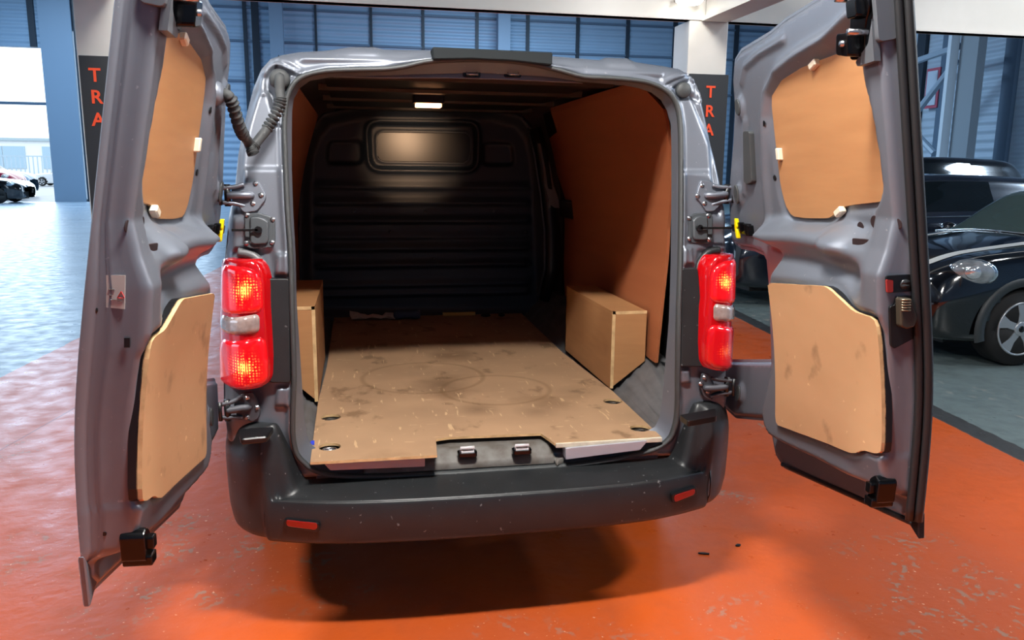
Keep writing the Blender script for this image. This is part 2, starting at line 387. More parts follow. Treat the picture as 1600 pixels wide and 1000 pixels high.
mb = MB(); mb.box((19.77, P1[1]+.08, P1[2]+.1), (19.8, P0[1]-.08, P0[2]-.1)); mb.build('sign_face', mat('sign_white', 'c8d6e6', .5), sg)
# ---- white mezzanine frame
YC = 5.5
zb0 = onY(340, 3, YC)[2]; zb1 = onY(1600, 50, YC)[2]; zb = (zb0+zb1)/2
cl0, cl1 = onY(118, 60, YC)[0], onY(188, 60, YC)[0]
cr0, cr1 = onY(1076, 60, YC)[0], onY(1137, 60, YC)[0]
mb = MB(); mb.box((-14, YC, zb), (16, YC+.12, zb+.55)); mb.box((-14, YC-.015, zb-.0), (16, YC+.14, zb+.03)); struct(mb.build('trim_1', WHITEST, loc=(0, 0, 0)))
for k, (a, b_) in enumerate(((cl0, cl1), (cr0, cr1))):
    mb = MB(); mb.box((a, YC-.004, 0), (b_, YC+.4, zb-.002)); struct(mb.build('column', WHITEST, None, bevel=.01))
    c = (a+b_)/2-(.0 if k else .05)
    mb = MB(); mb.box((c-.1+.05, -6, zb+.02), (c+.1+.05, YC-.02, zb+.38)); mb.box((c-.14+.05, -6, zb-.01), (c+.2, YC-.02, zb+.03)); struct(mb.build('trim_2' if k == 0 else 'trim_3', WHITEST))
    sb = empty('column_sign', ((a+b_)/2, YC-.03, 0), ('dark sign with orange letters on the left white column behind the open left door' if k == 0 else 'dark sign with orange letters on the right white column beside the van roof corner'), 'sign')
    zt = onY(150, 88, YC)[2] if k == 0 else onY(1118, 117, YC)[2]
    a2, b2 = (a, b_+.02)
    mb = MB(); mb.box((a2+.02, YC-.035, .15), (b2, YC-.003, zt)); mb.build('sign_board', mat('charcoal_sign', '35383c', .5), sb, bevel=.003)
    OR = mat('orange_letters', 'f0502a', .5, emit='f0502a', estr=.25)
    cx = (onY(150, 115, YC)[0] if k == 0 else onY(1108, 142, YC)[0]); cys = ([119, 153, 188] if k == 0 else [145, 175, 204])
    for ch, py in zip('TRA', cys):
        P = onY(150 if k == 0 else 1108, py, YC)
        fc = bpy.data.curves.new('t', 'FONT'); fc.body = ch; fc.size = .165; fc.align_x = 'CENTER'; fc.align_y = 'CENTER'; fc.extrude = .003; fc.offset = .003; fc.resolution_u = 4
        fo = bpy.data.objects.new('t', fc); COL.objects.link(fo); dg = bpy.context.evaluated_depsgraph_get(); me = bpy.data.meshes.new_from_object(fo.evaluated_get(dg))
        bpy.data.objects.remove(fo); me.materials.clear(); me.materials.append(OR)
        t = bpy.data.objects.new('letter', me); COL.objects.link(t); t.parent = sb
        t.rotation_euler = (math.pi/2, 0, 0); t.location = Vector((cx, YC-.04, P[2]))-Vector(sb.location)
# round lamp on the beam, above the right column
P = onY(1077, 1, YC-.2)
lp = empty('round_ceiling_lamp', tuple(P+np.array([0, 0, 0])), 'round white lamp glowing beside the top of the right column', 'lamp')
mb = MB(); mb.tube([P+[0, 0, .05], P+[0, 0, -.0]], [.13, .15], 32); mb.build('lamp_housing', WHITEST, lp, True)
mb = MB(); mb.tube([P+[0, 0, 0], P+[0, 0, -.03]], [.135, .11], 32); mb.build('diffuser', mat('lamp_diffuser', 'ffffff', .5, emit='fffaf0', estr=9), lp, True)
mb = MB(); mb.box((P[0]-.02, P[1]-.02, P[2]+.04), (P[0]+.02, YC+.02, P[2]+.1)); mb.build('bracket', WHITEST, lp)
# ================================================================== THE VAN
VAN = empty('van', (0, 0, 0), 'grey panel van with both rear doors wide open showing its plywood lined load space', 'van')
def px2(L, off=0.): return [rearpt(x, y, off) for x, y in L]
OPEN = px2([(484,727),(478,722),(468,712),(462,700),(458,672),(459,620),(460,580),(457,480),(455,400),(450,330),(447,260),(445,200),(447,165),(451,147),(461,130),(478,119),(510,112),(555,110),(600,109),(632,105),(662,98),(700,95),(735,94),(770,95),(800,97),(838,103),(872,111),(910,121),(948,123),(985,126),(1010,130),(1030,138),(1046,150),(1056,168),(1060,195),(1061,230),(1061,300),(1060,400),(1057,500),(1056,574),(1055,640),(1050,668),(1042,684),(1022,698),(984,709),(930,719),(869,726),(774,732),(717,736),(602,741),(540,741),(505,737)], .02)
OUTER = px2([(352,690),(346,640),(345,560),(346,480),(348,400),(354,340),(364,290),(369,240),(379,189),(393,135),(405,106),(420,89),(437,83),(466,78),(505,76),(528,73),(545,70),(585,70),(600,74),(675,75),(770,78),(862,84),(945,91),(955,87),(988,88),(1000,94),(1042,100),(1069,105),(1090,120),(1102,147),(1114,200),(1126,252),(1134,290),(1140,340),(1147,400),(1150,480),(1148,560),(1145,620),(1136,660)], .02)
zl0 = .50
OUTER = [(-.86, zl0)]+OUTER+[(.86, zl0)]
CR_L = px2([(444, 262), (398, 262), (380, 300), (372, 330)], .02)
creaseL = px2([(380,262),(450,262),(455,430),(430,430),(425,392),(404,390),(372,392),(360,392),(362,330),(380,300)], .02)
creaseR = px2([(1063,268),(1108,268),(1122,300),(1140,330),(1140,392),(1090,392),(1085,430),(1058,430)], .02)
cornL = px2([(414,146),(404,150),(410,118),(430,97),(478,121),(452,145),(448,170),(446,200),(430,200)], .02)
cornR = px2([(1048,135),(1060,128),(1082,118),(1092,130),(1100,170),(1096,164),(1078,156),(1062,158),(1056,150)], .02)
pkL = [px2([(431,393),(452,393),(452,430),(428,430)], .02), px2([(430,602),(454,602),(454,636),(428,636)], .02)]
pkR = [px2([(1062,384),(1080,384),(1084,414),(1062,414)], .02), px2([(1062,574),(1078,574),(1080,600),(1062,600)], .02)]
def bead(A, B, pts, r):
    d = np.full(np.shape(A), 9.)
    for (x0, y0), (x1, y1) in zip(pts[:-1], pts[1:]):
        dx, dy = x1-x0, y1-y0; t = np.clip(((A-x0)*dx+(B-y0)*dy)/(dx*dx+dy*dy+1e-12), 0, 1); d = np.minimum(d, np.hypot(A-x0-t*dx, B-y0-t*dy))
    return np.exp(-(d/r)**2)
bL = px2([(411,146),(409,128),(416,108),(430,99),(446,105),(480,120)], .02); bR = px2([(1036,130),(1052,122),(1078,113),(1092,128),(1098,158)], .02)
bL2 = px2([(432,90),(450,96),(480,114)], .02); bR2 = px2([(1034,125),(1068,109),(1086,117)], .02)
def body_depth(A, B):
    so = sdf(OUTER, A, B); D = np.full(A.shape, .022)
    e = np.clip(so, 0, .035)/.035; D = D+.050*(1-e)**2.2              # skin rolls forward at the outline
    inn = -sdf(OPEN, A, B)
    D -= .012*np.exp(-((inn-.012)/.008)**2)                        # lip that carries the seal
    D += .012*ss(sdf(creaseL, A, B), -.008, .012)*-1+.012*ss(sdf(creaseR, A, B), -.008, .012)*-1
    for q in (cornL, cornR): D += .014*ss(sdf(q, A, B), 0, .014)
    for q in (bL, bR): D -= .012*bead(A, B, q, .0055)
    for q in (bL2, bR2): D -= .009*bead(A, B, q, .005)
    for q in pkL+pkR: D -= .016*ss(sdf(q, A, B), 0, .012)
    side = np.abs(A)
    D += .02*ss(side, .72+0*A, .80)*ss(B, .72, .8)*(1-ss(B, 1.3, 1.36))  # lamp bay
    D += .014*bead(A, B, [(-.815, 1.38), (-.80, 1.62), (-.73, 1.80)], .010)+.014*bead(A, B, [(.80, 1.38), (.785, 1.62), (.72, 1.78)], .010)
    D -= .010*bead(A, B, [(-.60, 1.862), (-.1, 1.868), (.15, 1.866), (.60, 1.852)], .008)
    return D
def rmap(a, b, d): return np.stack([a, lean(b)+d, b], 1)
relief('rear_frame', OUTER, body_depth, rmap, .006, PAINT, VAN, holes=[OPEN], skirt=((0, .4), (.002, 1.)), floor=.085)
# outer skin: sides and roof running forward to the nose
def outline_at(Y, gx, gz, cx=0):
    out = []
    for (x, z) in OUTER:
        t = min(1, max(0, (z-.5)/.5)); out.append((x*gx, Y+float(lean(z))*max(0, 1-Y/.6), z if z < 1 else 1+(z-1)*gz))
    return out
secs = [outline_at(.10, .995, .997), outline_at(.25, 1.02, 1.005), outline_at(.6, 1.06, 1.02), outline_at(1.5, 1.075, 1.03), outline_at(3.2, 1.07, 1.02), outline_at(4.0, 1.04, .80), outline_at(4.5, .98, .22), outline_at(4.95, .84, .05)]
V = [p for s_ in secs for p in s_]; n = len(OUTER); Fc = [(k*n+i, k*n+i+1, (k+1)*n+i+1, (k+1)*n+i) for k in range(len(secs)-1) for i in range(n-1)]+[tuple((len(secs)-1)*n+i for i in range(n))]
mesh('body_skin', V, Fc, PAINT, VAN, True)
mb = MB(); mb.box((-.78, .16, .42), (.78, 4.7, .55)); mb.box((-.9, 1.5, .28), (.9, 3.3, .5)); mb.build('underbody', mat('underbody_black', '141312', .8), VAN)
for sx in (-1, 1):
    for y in (.98, 4.2):
        mb = MB(); R_ = .33
        mb.tube([(sx*.70, y, R_), (sx*.715, y, R_), (sx*.80, y, R_), (sx*.9, y, R_), (sx*.915, y, R_)], [.28, .325, R_, .325, .28], 40); mb.build('wheel', mat('tyre', '151515', .8), VAN, True)
# seal round the opening
loop = [np.array([x, float(lean(z))+.004, z]) for x, z in OPEN]
cl = catmull(loop, 3, True)
def ctube(name, pts, r, m, parent, seg=8, ry=None):
    pts = [np.array(p) for p in pts]; n = len(pts); V = []; F = []
    cen = np.mean(pts, 0)
    for i in range(n):
        T = pts[(i+1) % n]-pts[i-1]; T /= np.linalg.norm(T); yv = np.array([0, 1., 0]); b = np.cross(T, yv); b /= np.linalg.norm(b)
        for k in range(seg):
            t = 2*math.pi*k/seg; V.append(pts[i]+r*math.cos(t)*b+(ry or r)*math.sin(t)*yv)
    for i in range(n):
        for k in range(seg): F.append((i*seg+k, i*seg+(k+1) % seg, ((i+1) % n)*seg+(k+1) % seg, ((i+1) % n)*seg+k))
    return mesh(name, V, F, m, parent, True)
ctube('door_seal', cl, .0085, RUBBER, VAN, 10, .014)
# inner reveal of the opening
INN = px2([(494,700),(487,700),(483,690),(480,680),(476,660),(472,600),(468,540),(464,480),(462,400),(458,330),(456,260),(456,200),(457,165),(461,150),(470,136),(485,126),(512,121),(555,119),(600,118),(632,117),(662,116),(700,115),(735,114),(770,115),(800,117),(838,119),(872,122),(910,128),(948,131),(980,134),(1002,139),(1020,146),(1034,158),(1043,175),(1049,198),(1051,230),(1053,300),(1052,400),(1045,500),(1040,560),(1034,630),(1030,655),(1026,664),(1010,676),(975,686),(930,697),(869,708),(774,712),(717,714),(602,716),(540,716),(505,706)], .07)
def match_ring(A_, B_, c=(0, 1.2)):
    B2 = []
    D_ = [np.array(p)-c for p in catmull([np.array(p) for p in B_], 4, True)]; an = np.array([math.atan2(v[1], v[0]) for v in D_]); rr = np.array([np.hypot(*v) for v in D_]); o_ = np.argsort(an); an, rr = an[o_], rr[o_]
    for p in A_:
        v = np.array(p)-c; t = math.atan2(v[1], v[0]); r = float(np.interp(t, an, rr, period=2*math.pi)); B2.append((c[0]+r*math.cos(t), c[1]+r*math.sin(t)))
    return B2
INN = match_ring(OPEN, INN)
n = len(OPEN); V = [(x, float(lean(z))+.012, z) for x, z in OPEN]+[(x, float(lean(z))+.045, z) for x, z in [((a[0]*.5+b[0]*.5), (a[1]*.5+b[1]*.5)) for a, b in zip(OPEN, INN)]]+[(x, float(lean(z))+.07, z) for x, z in INN]
Fc = [(r*n+i, r*n+(i+1) % n, (r+1)*n+(i+1) % n, (r+1)*n+i) for r in range(2) for i in range(n)]
mesh('opening_reveal', V, Fc, PAINT, VAN, True)
V = [(x, float(lean(z))+.07, z) for x, z in INN]+[(x*1.22, float(lean(z))+.19, z if z < 1.7 else z+.01) for x, z in INN]
Fc = [(i, (i+1) % n, n+(i+1) % n, n+i) for i in range(n) if not (INN[i][1] < .68 and INN[(i+1) % n][1] < .68) and not (abs(INN[i][0]) < .48 and INN[i][1] > 1.5)]
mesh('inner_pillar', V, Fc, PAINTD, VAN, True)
# header panel behind the seal, with two strikers
hz = 1.862
hd = px2([(520,120),(600,117),(632,113),(662,106),(700,103),(770,103),(800,105),(838,111),(872,119),(912,130),(870,128),(780,124),(700,122),(600,122)], .075)
slab('header_panel', hd, lambda a, b, d: (a, float(lean(b))+d, b), .075, .09, PAINT, VAN)
def uvbox(mb, c, sx, sy, sz, nrm=None): mb.box((c[0]-sx/2, c[1]-sy/2, c[2]-sz/2), (c[0]+sx/2, c[1]+sy/2, c[2]+sz/2))
for px in (737, 801):
    x, z = rearpt(px, 115, .07); Y = float(lean(z))+.068
    mb = MB(); pl = rnd([(x-.03, z-.013), (x+.03, z-.013), (x+.03, z+.013), (x-.03, z+.013)], .008); mb.prism(pl, lambda a, b, d: (a, d, b), Y, Y+.008); pc = mb.build('striker', BLACKG, VAN, bevel=.001)
    mb = MB(); mb.tube([(x-.018, Y+.002, z+.005), (x-.018, Y-.015, z-.004), (x+.018, Y-.015, z-.004), (x+.018, Y+.002, z+.005)], .0035, 8); mb.build('striker_bar', STEEL, pc, True)
# brake-light box on the roof edge
zt = 1.895
bl = px2([(675,74),(862,83),(861,103),(800,96),(735,93),(676,94)], -.01)
slab('brake_light_housing', bl, lambda a, b, d: (a, float(lean(b))+d, b), -.026, .05, mat('black_matt_rubber', '1a1e20', .8, spec=.2), VAN, .004)
# ---- floor sill
sl = [(-.60, .535), (.60, .535), (.60, .585), (-.60, .585)]
mb = MB(); mb.box((-.60, .035, .50), (.60, .25, .548)); mb.build('sill_panel', PAINT, VAN, bevel=.004)
SILV = mat('silver_sill_paint', 'a6a6b0', .45, .2)
for L_, Y_ in (([(502,720),(664,716),(664,729),(516,735)], -.036), ([(884,701),(1012,689),(1000,703),(884,718)], -.024)):
    q = [(onY(a, b, Y_)[0], onY(a, b, Y_)[2]) for a, b in L_]; slab('sill_strip', rnd(q, .004), lambda a, b, d: (a, d, b), Y_, .02, SILV, VAN, .003)
a0, a1 = onY(568, 725, .02)[0], onY(880, 705, .02)[0]
def sill_map(a, b, d): return np.stack([a, b, d], 1)
notch = [(onZ(px, py, .6)[0], onZ(px, py, .6)[1]) for px, py in ((683,712),(681,686),(700,683),(845,677),(866,690))]
so = [(a0, .01), (a1, .01), (a1-.03, notch[4][1]-.02), (notch[3][0]+.02, notch[3][1]+.05), (notch[2][0]-.04, notch[2][1]+.05), (notch[0][0]-.01, .05), (a0, .05)]
def sdep(A, B): return .535+.040*ss(B, -.01, .07)+.006*np.sin(A*9)*0
relief('sill_cover', so, sdep, sill_map, .009, SILLM, VAN, skirt=((0, 1.),), floor=.52)
for px, py in ((730, 707), (815, 703)):
    P = onZ(px, py, .575); x, y = P[0], P[1]
    mb = MB(); mb.prism(rnd([(x-.033, y-.02), (x+.033, y-.02), (x+.033, y+.02), (x-.033, y+.02)], .012), lambda a, b, d: (a, b, d), (.566), .578); pc = mb.build('striker', BLACKG, VAN)
    mb = MB(); mb.tube([(x-.022, y, .577), (x-.022, y-.006, .594), (x+.022, y-.006, .594), (x+.022, y, .577)], .0055, 8); mb.build('striker_bar', mat('white_metal', 'dadade', .35, .15), pc, True)
    mb = MB(); mb.box((x-.022, y-.013, .578), (x+.022, y+.004, .583)); mb.build('striker_plate', mat('white_metal', 'dadade', .35, .15), pc)
# ---- load floor
ZF = .60
def plyfloor():
    m = mat('floor_plywood', 'ad8a6a', .6, noise=.5, nscale=3.2, hex2='8f7056', stretch=(1, 1, 1)); nt = m.node_tree; N = nt.nodes; L = nt.links; b = N['Principled BSDF']
    base = b.inputs['Base Color'].links[0].from_socket; tc = N.new('ShaderNodeTexCoord')
    def mixc(fac, a, col):
        x = N.new('ShaderNodeMix'); x.data_type = 'RGBA'; L.new(fac, x.inputs[0]); L.new(a, x.inputs[6]); x.inputs[7].default_value = lin(col); return x.outputs[2]
    def rng(v, a, c, o0=0, o1=1):
        n = N.new('ShaderNodeMapRange'); n.inputs[1].default_value = a; n.inputs[2].default_value = c; n.inputs[3].default_value = o0; n.inputs[4].default_value = o1; L.new(v, n.inputs[0]); return n.outputs[0]
    def nz(s, st, d=5):
        mp = N.new('ShaderNodeMapping'); mp.inputs['Scale'].default_value = st; L.new(tc.outputs['Object'], mp.inputs[0]); n = N.new('ShaderNodeTexNoise'); n.inputs['Scale'].default_value = s; n.inputs['Detail'].default_value = d; L.new(mp.outputs[0], n.inputs[0]); return n.outputs[0]
    c = mixc(rng(nz(2.4, (1, 1, 1)), .56, .72, 0, .55), base, '5e4128')
    c = mixc(rng(nz(9, (1, .7, 1), 8), .60, .68, 0, .55), c, '5a4028')
    c = mixc(rng(nz(16, (3.4, .45, 1), 4), .665, .69, 0, .65), c, 'd6b48a')
    c = mixc(rng(nz(24, (.5, 2.4, 1), 4), .69, .71, 0, .6), c, 'cfae86')
    for cx, cy, r in ((-.17, .95, .27), (.12, .70, .23)):      # ring stains left by a drum
        d = N.new('ShaderNodeVectorMath'); d.operation = 'DISTANCE'; L.new(tc.outputs['Object'], d.inputs[0]); d.inputs[1].default_value = (cx, cy, ZF)
        k = N.new('ShaderNodeMath'); k.operation = 'SUBTRACT'; L.new(d.outputs['Value'], k.inputs[0]); k.inputs[1].default_value = r
        k2 = N.new('ShaderNodeMath'); k2.operation = 'ABSOLUTE'; L.new(k.outputs[0], k2.inputs[0]); c = mixc(rng(k2.outputs[0], .004, .016, .35, 0), c, '6a4c2c')
    for cx, cy, r, s_ in ((-.11, .80, .16, .5), (.0, .42, .10, .5), (.22, .36, .10, .35), (.45, .62, .12, .3)):
        d = N.new('ShaderNodeVectorMath'); d.operation = 'DISTANCE'; L.new(tc.outputs['Object'], d.inputs[0]); d.inputs[1].default_value = (cx, cy, ZF)
        c = mixc(rng(d.outputs['Value'], 0, r, s_, 0), c, '4a3220')
    L.new(c, b.inputs['Base Color']); return m
PF = plyfloor()
fo = [onZ(px, py, ZF) for px, py in ((486,714),(683,711),(681,686),(700,683),(845,677),(866,692),(1033,682),(957,611),(877,549),(849,496),(517,492),(511,572),(497,628))]
fo = [(p[0], p[1]) for p in fo]; fo[0] = (fo[0][0], fo[1][1])
fo[9] = (fo[8][0]+.02, 2.5); fo[10] = (fo[11][0], 2.5)
holes = []
for px, py in ((517, 652), (515, 698), (957, 627), (1000, 669)):
    P = onZ(px, py, ZF); holes.append(([(P[0]+.037*math.cos(t), P[1]+.037*math.sin(t)) for t in np.linspace(0, 2*math.pi, 18, endpoint=False)], P))
fobj = relief('plywood_floor', fo, lambda A, B: np.full(A.shape, ZF), sill_map, .009, PF, VAN, holes=[h[0] for h in holes], skirt=((0, 1.),), floor=ZF-.009, smooth=False, loc=(0, 0, 0))
edge_mat(fobj, PLYE, lambda p: abs(p.normal.z) < .5)
mb = MB(); x0_, x1_ = fo[5][0]+.005, fo[6][0]+.0
mb.box((x0_, fo[6][1]-.012, ZF-.017), (x1_, fo[6][1]+.012, ZF-.001)); mb.build('edge_strip', mat('pale_worn_edge', 'cfc8b4', .55, noise=.4, nscale=30, hex2='9c968a'), VAN, bevel=.002)
for h, P in holes:
    mb = MB(); t = np.linspace(0, 2*math.pi, 17); mb.tube([(P[0]+.024*math.cos(a), P[1]+.02*math.sin(a), .588) for a in t], .0038, 6, False); mb.tube([(P[0]-.02, P[1]+.01, .582), (P[0]+.02, P[1]+.01, .582)], .008, 8); mb.build('lashing_ring', STEEL if P[0] < 0 and P[1] < .1 else mat('dull_metal', '55524e', .45, .8), VAN, True)
# metal pan at either side of the boards
def pan_depth(A, B):
    s_ = np.abs(A); z = .575+.16*ss(s_, .60, .80)*ss(B, .1, .75)
    return z+.008*np.sin(s_*150)*ss(s_, .60, .63)
for sx in (-1, 1):
    q = [(sx*.56, .09), (sx*.80, .09), (sx*.86, .6), (sx*.86, 2.55), (sx*.56, 2.55)]
    relief('floor_pan', q, pan_depth, sill_map, .014, PANM, VAN, skirt=None)
mb = MB(); mb.box((-.6, .1, .545), (.6, 2.6, .572)); mb.build('steel_floor', PANM, VAN)
# wheel-arch boxes of plywood
def arch_box(sx, xi, yr, yf, zt, xo, zo):
    mb = MB(); t = .012
    mb.box((min(xi, xo), yr, zt-t), (max(xi, xo), yf, zt))                    # top
    mb.prism([(yr+t, ZF+.001), (yf, ZF+.001), (yf, zt-t), (yr+t, zt-t)], lambda a, b, d: (d, a, b), xi, xi+sx*t)
    mb.prism([(xi, ZF+.001), (xo, zo), (xo, zt-t), (xi, zt-t)], lambda a, b, d: (a, d, b), yr, yr+t)
    mb.prism([(xi, ZF+.001), (xo, ZF+.1), (xo, zt-t), (xi, zt-t)], lambda a, b, d: (a, d, b), yf-t, yf)
    o = mb.build('wheel_arch_box', PLYD, VAN, bevel=.0008)
    m2 = MB(); e = .0009                                                     # exposed ply edges
    m2.box((min(xi, xi+sx*t)-e, yr-e, ZF+.002), (max(xi, xi+sx*t)+e, yr+.002, zt+e)); m2.box((min(xi, xo), yr-e, zt-t), (max(xi, xo), yr+.002, zt+e)); m2.build('board_edges', PLYE, o)
    return o
arch_box(1, onZ(955, 609, ZF)[0], .63, 1.40, onY(957, 487, .63)[2], onY(1011, 484, .63)[0], onY(1009, 564, .63)[2])
arch_box(-1, onZ(497, 629, ZF)[0], .62, 1.40, onY(492, 479, .62)[2], -.79, .76)
# side lining
def lin_x(z, x0): return x0-.15*np.clip((np.asarray(z)-1.15)/.7, 0, 1)**1.7
def lmap(sx, x0): return lambda a, b, d: np.stack([sx*(lin_x(b, x0)-d), a, b], 1)
yB = onX(893, 300, .755)[1]
re_ = []
for px, py in ((1024,567),(1034,468),(1040,410),(1043,352),(1047,294),(1046,236),(1042,195),(1036,170),(1020,152)):
    X_ = .76
    for _ in range(12): P = onX(px, py, X_); X_ = float(lin_x(P[2], .79))-.012
    re_.append((max(.10, float(P[1])), float(P[2])))
print('lining edge', re_)
rl = [(.60, re_[0][1]), (yB, .80), (yB+.02, 1.865), (re_[-1][0]+.12, 1.865)]+re_[::-1]
relief('side_lining', rl, lambda A, B: np.full(A.shape, .012), lmap(1, .79), .03, LINE, VAN, floor=0., smooth=False)
fl = [(yB-.02, .62), (2.3, .62), (2.38, .9), (2.38, 1.25), (yB-.02, 1.25)]; fu = [(yB-.02, 1.33), (2.30, 1.33), (2.42, 1.5), (2.40, 1.72), (yB, 1.78)]
relief('side_lining', fl, lambda A, B: np.full(A.shape, .012), lmap(1, .86), .04, LINE, VAN, floor=0., smooth=False)
relief('side_lining', fu, lambda A, B: np.full(A.shape, .012), lmap(1, .86), .04, LINE, VAN, floor=0., smooth=False)
relief('side_lining', [(.35, .80), (2.3, .70), (2.3, 1.82), (.35, 1.82)], lambda A, B: np.full(A.shape, .012), lmap(-1, .80), .05, LINE, VAN, floor=0., smooth=False)
mb = MB(); mb.box((.80, yB, 1.24), (.868, 2.35, 1.345)); mb.build('lining_rail', mat('rail_grey', '2e2b2a', .4, .2), VAN, bevel=.006)
for sx in (-1, 1):                                                           # painted inner body wall
    V = []; ys = [.22, 1.2, 2.6]
    zs = [.56, .8, 1.0, 1.2, 1.4, 1.6, 1.75, 1.88]
    for y in ys:
        for z in zs: V.append((sx*float(lin_x(z, .895 if y > .5 else .83)), y, z))
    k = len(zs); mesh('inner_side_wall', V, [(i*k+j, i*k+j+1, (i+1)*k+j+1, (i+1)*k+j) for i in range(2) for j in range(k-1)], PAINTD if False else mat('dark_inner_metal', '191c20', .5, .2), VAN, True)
# curved dark pillar by the sliding door with a pale strap
pp = [onY(px, py, 2.35) for px, py in ((836,200),(846,240),(855,300),(862,360),(862,420),(850,470))]
mb = MB(); mb.tube(pp, [.035, .045, .045, .05, .05, .03], 10); mb.build('door_pillar', mat('pillar_dark', '1d2125', .4, .3), VAN, True)
mb = MB(); mb.tube([p+[-.05, -.02, 0] for p in pp], .006, 6); mb.build('pillar_trim', mat('pillar_edge', '596068', .3, .5), VAN, True)
pp = [onY(px, py, 2.3) for px, py in ((845,224),(850,240),(855,262),(859,290),(866,312),(866,325))]
V = [];
for i, p in enumerate(pp):
    ww = .018+.004*i; V += [p+[-ww, 0, 0], p+[ww, .02, 0]]
mb = MB(); mb.add(V+[v+[0, .01, 0] for v in V], [(2*i, 2*i+1, 2*i+3, 2*i+2) for i in range(5)]+[(12+2*i, 12+2*i+2, 12+2*i+3, 12+2*i+1) for i in range(5)]); mb.build('pillar_plate', mat('plate_grey', '8d8d92', .4, .4), VAN, True)
# bulkhead
YB = 2.55
def yb(L): return [(onY(x, y, YB)[0], onY(x, y, YB)[2]) for x, y in L]
bo = yb([(468,500),(466,300),(470,240),(482,205),(505,178),(560,166),(770,168),(815,182),(838,210),(848,260),(852,360),(858,500)])
W1 = rnd(yb([(574,191),(746,193),(744,266),(578,264)]), .07); W2 = rnd(yb([(588,206),(736,208),(734,254),(590,252)]), .05)
pL = rnd(yb([(510,218),(568,217),(569,258),(508,258)]), .05); pR = rnd(yb([(752,221),(802,221),(806,260),(752,260)]), .05)
lines = [(yb([(500, y), (830, y+1)]), k) for y, k in ((294, .010), (319, .012), (348, .018), (373, .008), (392, .014), (418, .02), (450, .014), (464, .012))]
def bdep(A, B):
    D = np.zeros(A.shape)
    s1 = sdf(W1, A, B); D += .03*ss(s1, 0, .02)-.02*np.exp(-((s1+.008)/.012)**2); D += .006*ss(sdf(W2, A, B), 0, .01)-.010*np.exp(-(sdf(W2, A, B)/.008)**2)
    for q in (pL, pR): D += .022*ss(sdf(q, A, B), 0, .02)
    for q, k in lines: z = q[0][1]; D -= k*1.3*(ss(B, z-.012, z+.004)-ss(B, z+.004, z+.06))*ss(A, -.72, -.66)*(1-ss(A, .62, .68))
    D += .05*ss(B, 1.9, 1.2)*0
    D -= .05*(1-ss(sdf(bo, A, B), 0, .09))
    return D
relief('bulkhead', bo, bdep, lambda a, b, d: np.stack([a, YB+d, b], 1), .011, BULK, VAN, skirt=((0, 1.),), floor=.15)
gp = slab('bulkhead_window_panel', W2, lambda a, b, d: (a, d, b), YB+.022, YB+.034, mat('glossy_black_panel', '0b0d10', .33, spec=.35), VAN, .003)
mb = MB()
for px, py in ((553,330),(664,330),(771,330),(497,362),(609,362),(718,362),(821,362),(677,404)):
    P = onY(px, py, YB-.012); mb.tube([P, P+[0, -.006, 0]], [.009, .006], 10); mb.build('bulkhead_rivet', mat('rivet_grey', '6a6e74', .35, .6), VAN, True); mb = MB()
0 and mb.build('bulkhead_rivets', mat('rivet_grey', '6a6e74', .35, .6), VAN, True)
# roof inside with ribs
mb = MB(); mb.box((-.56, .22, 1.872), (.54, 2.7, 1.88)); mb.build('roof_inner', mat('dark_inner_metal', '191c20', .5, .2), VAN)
for k, y in enumerate((.33, .72, 1.2, 1.75, 2.3)):
    mb = MB(); mb.prism([(y-.04, 1.885), (y-.03, 1.858 if k else 1.850), (y+.03, 1.858 if k else 1.850), (y+.04, 1.885)], lambda a, b, d: (d, a, b), -.60, .60); rb = mb.build('roof_rib', mat('rib_metal', '2a2826', .5, .2), VAN, bevel=.003)
mb = MB(); mb.box((-.5, .25, 1.842), (.45, .262, 1.85)); mb.build('roof_rail', mat('rail_pale', '8d8580', .4, .4), VAN)
P = onZ(669, 159, 1.845); DL = P
mb = MB(); mb.prism(rnd([(P[0]-.075, P[1]-.05), (P[0]+.075, P[1]-.05), (P[0]+.075, P[1]+.04), (P[0]-.075, P[1]+.04)], .01), lambda a, b, d: (a, b, d), 1.835, 1.885); dl = mb.build('dome_light', BLACK, VAN, bevel=.003)
mb = MB(); mb.prism(rnd([(P[0]-.062, P[1]-.045), (P[0]+.062, P[1]-.045), (P[0]+.062, P[1]+.03), (P[0]-.062, P[1]+.03)], .01), lambda a, b, d: (a, b, d), 1.818, 1.835); mb.build('dome_lens', mat('dome_lens', 'ffd0a0', .4, emit='ffb07a', estr=11), dl, bevel=.003)
l = bpy.data.lights.new('dome_bulb', 'AREA'); l.shape = 'RECTANGLE'; l.size = .1; l.size_y = .04; l.energy = .7; l.spread = math.radians(36); l.color = (1, .62, .36); o = bpy.data.objects.new('dome_bulb', l); COL.objects.link(o); o.location = (P[0], P[1]+.03, 1.81); o.rotation_euler = (math.radians(80), 0, 0)
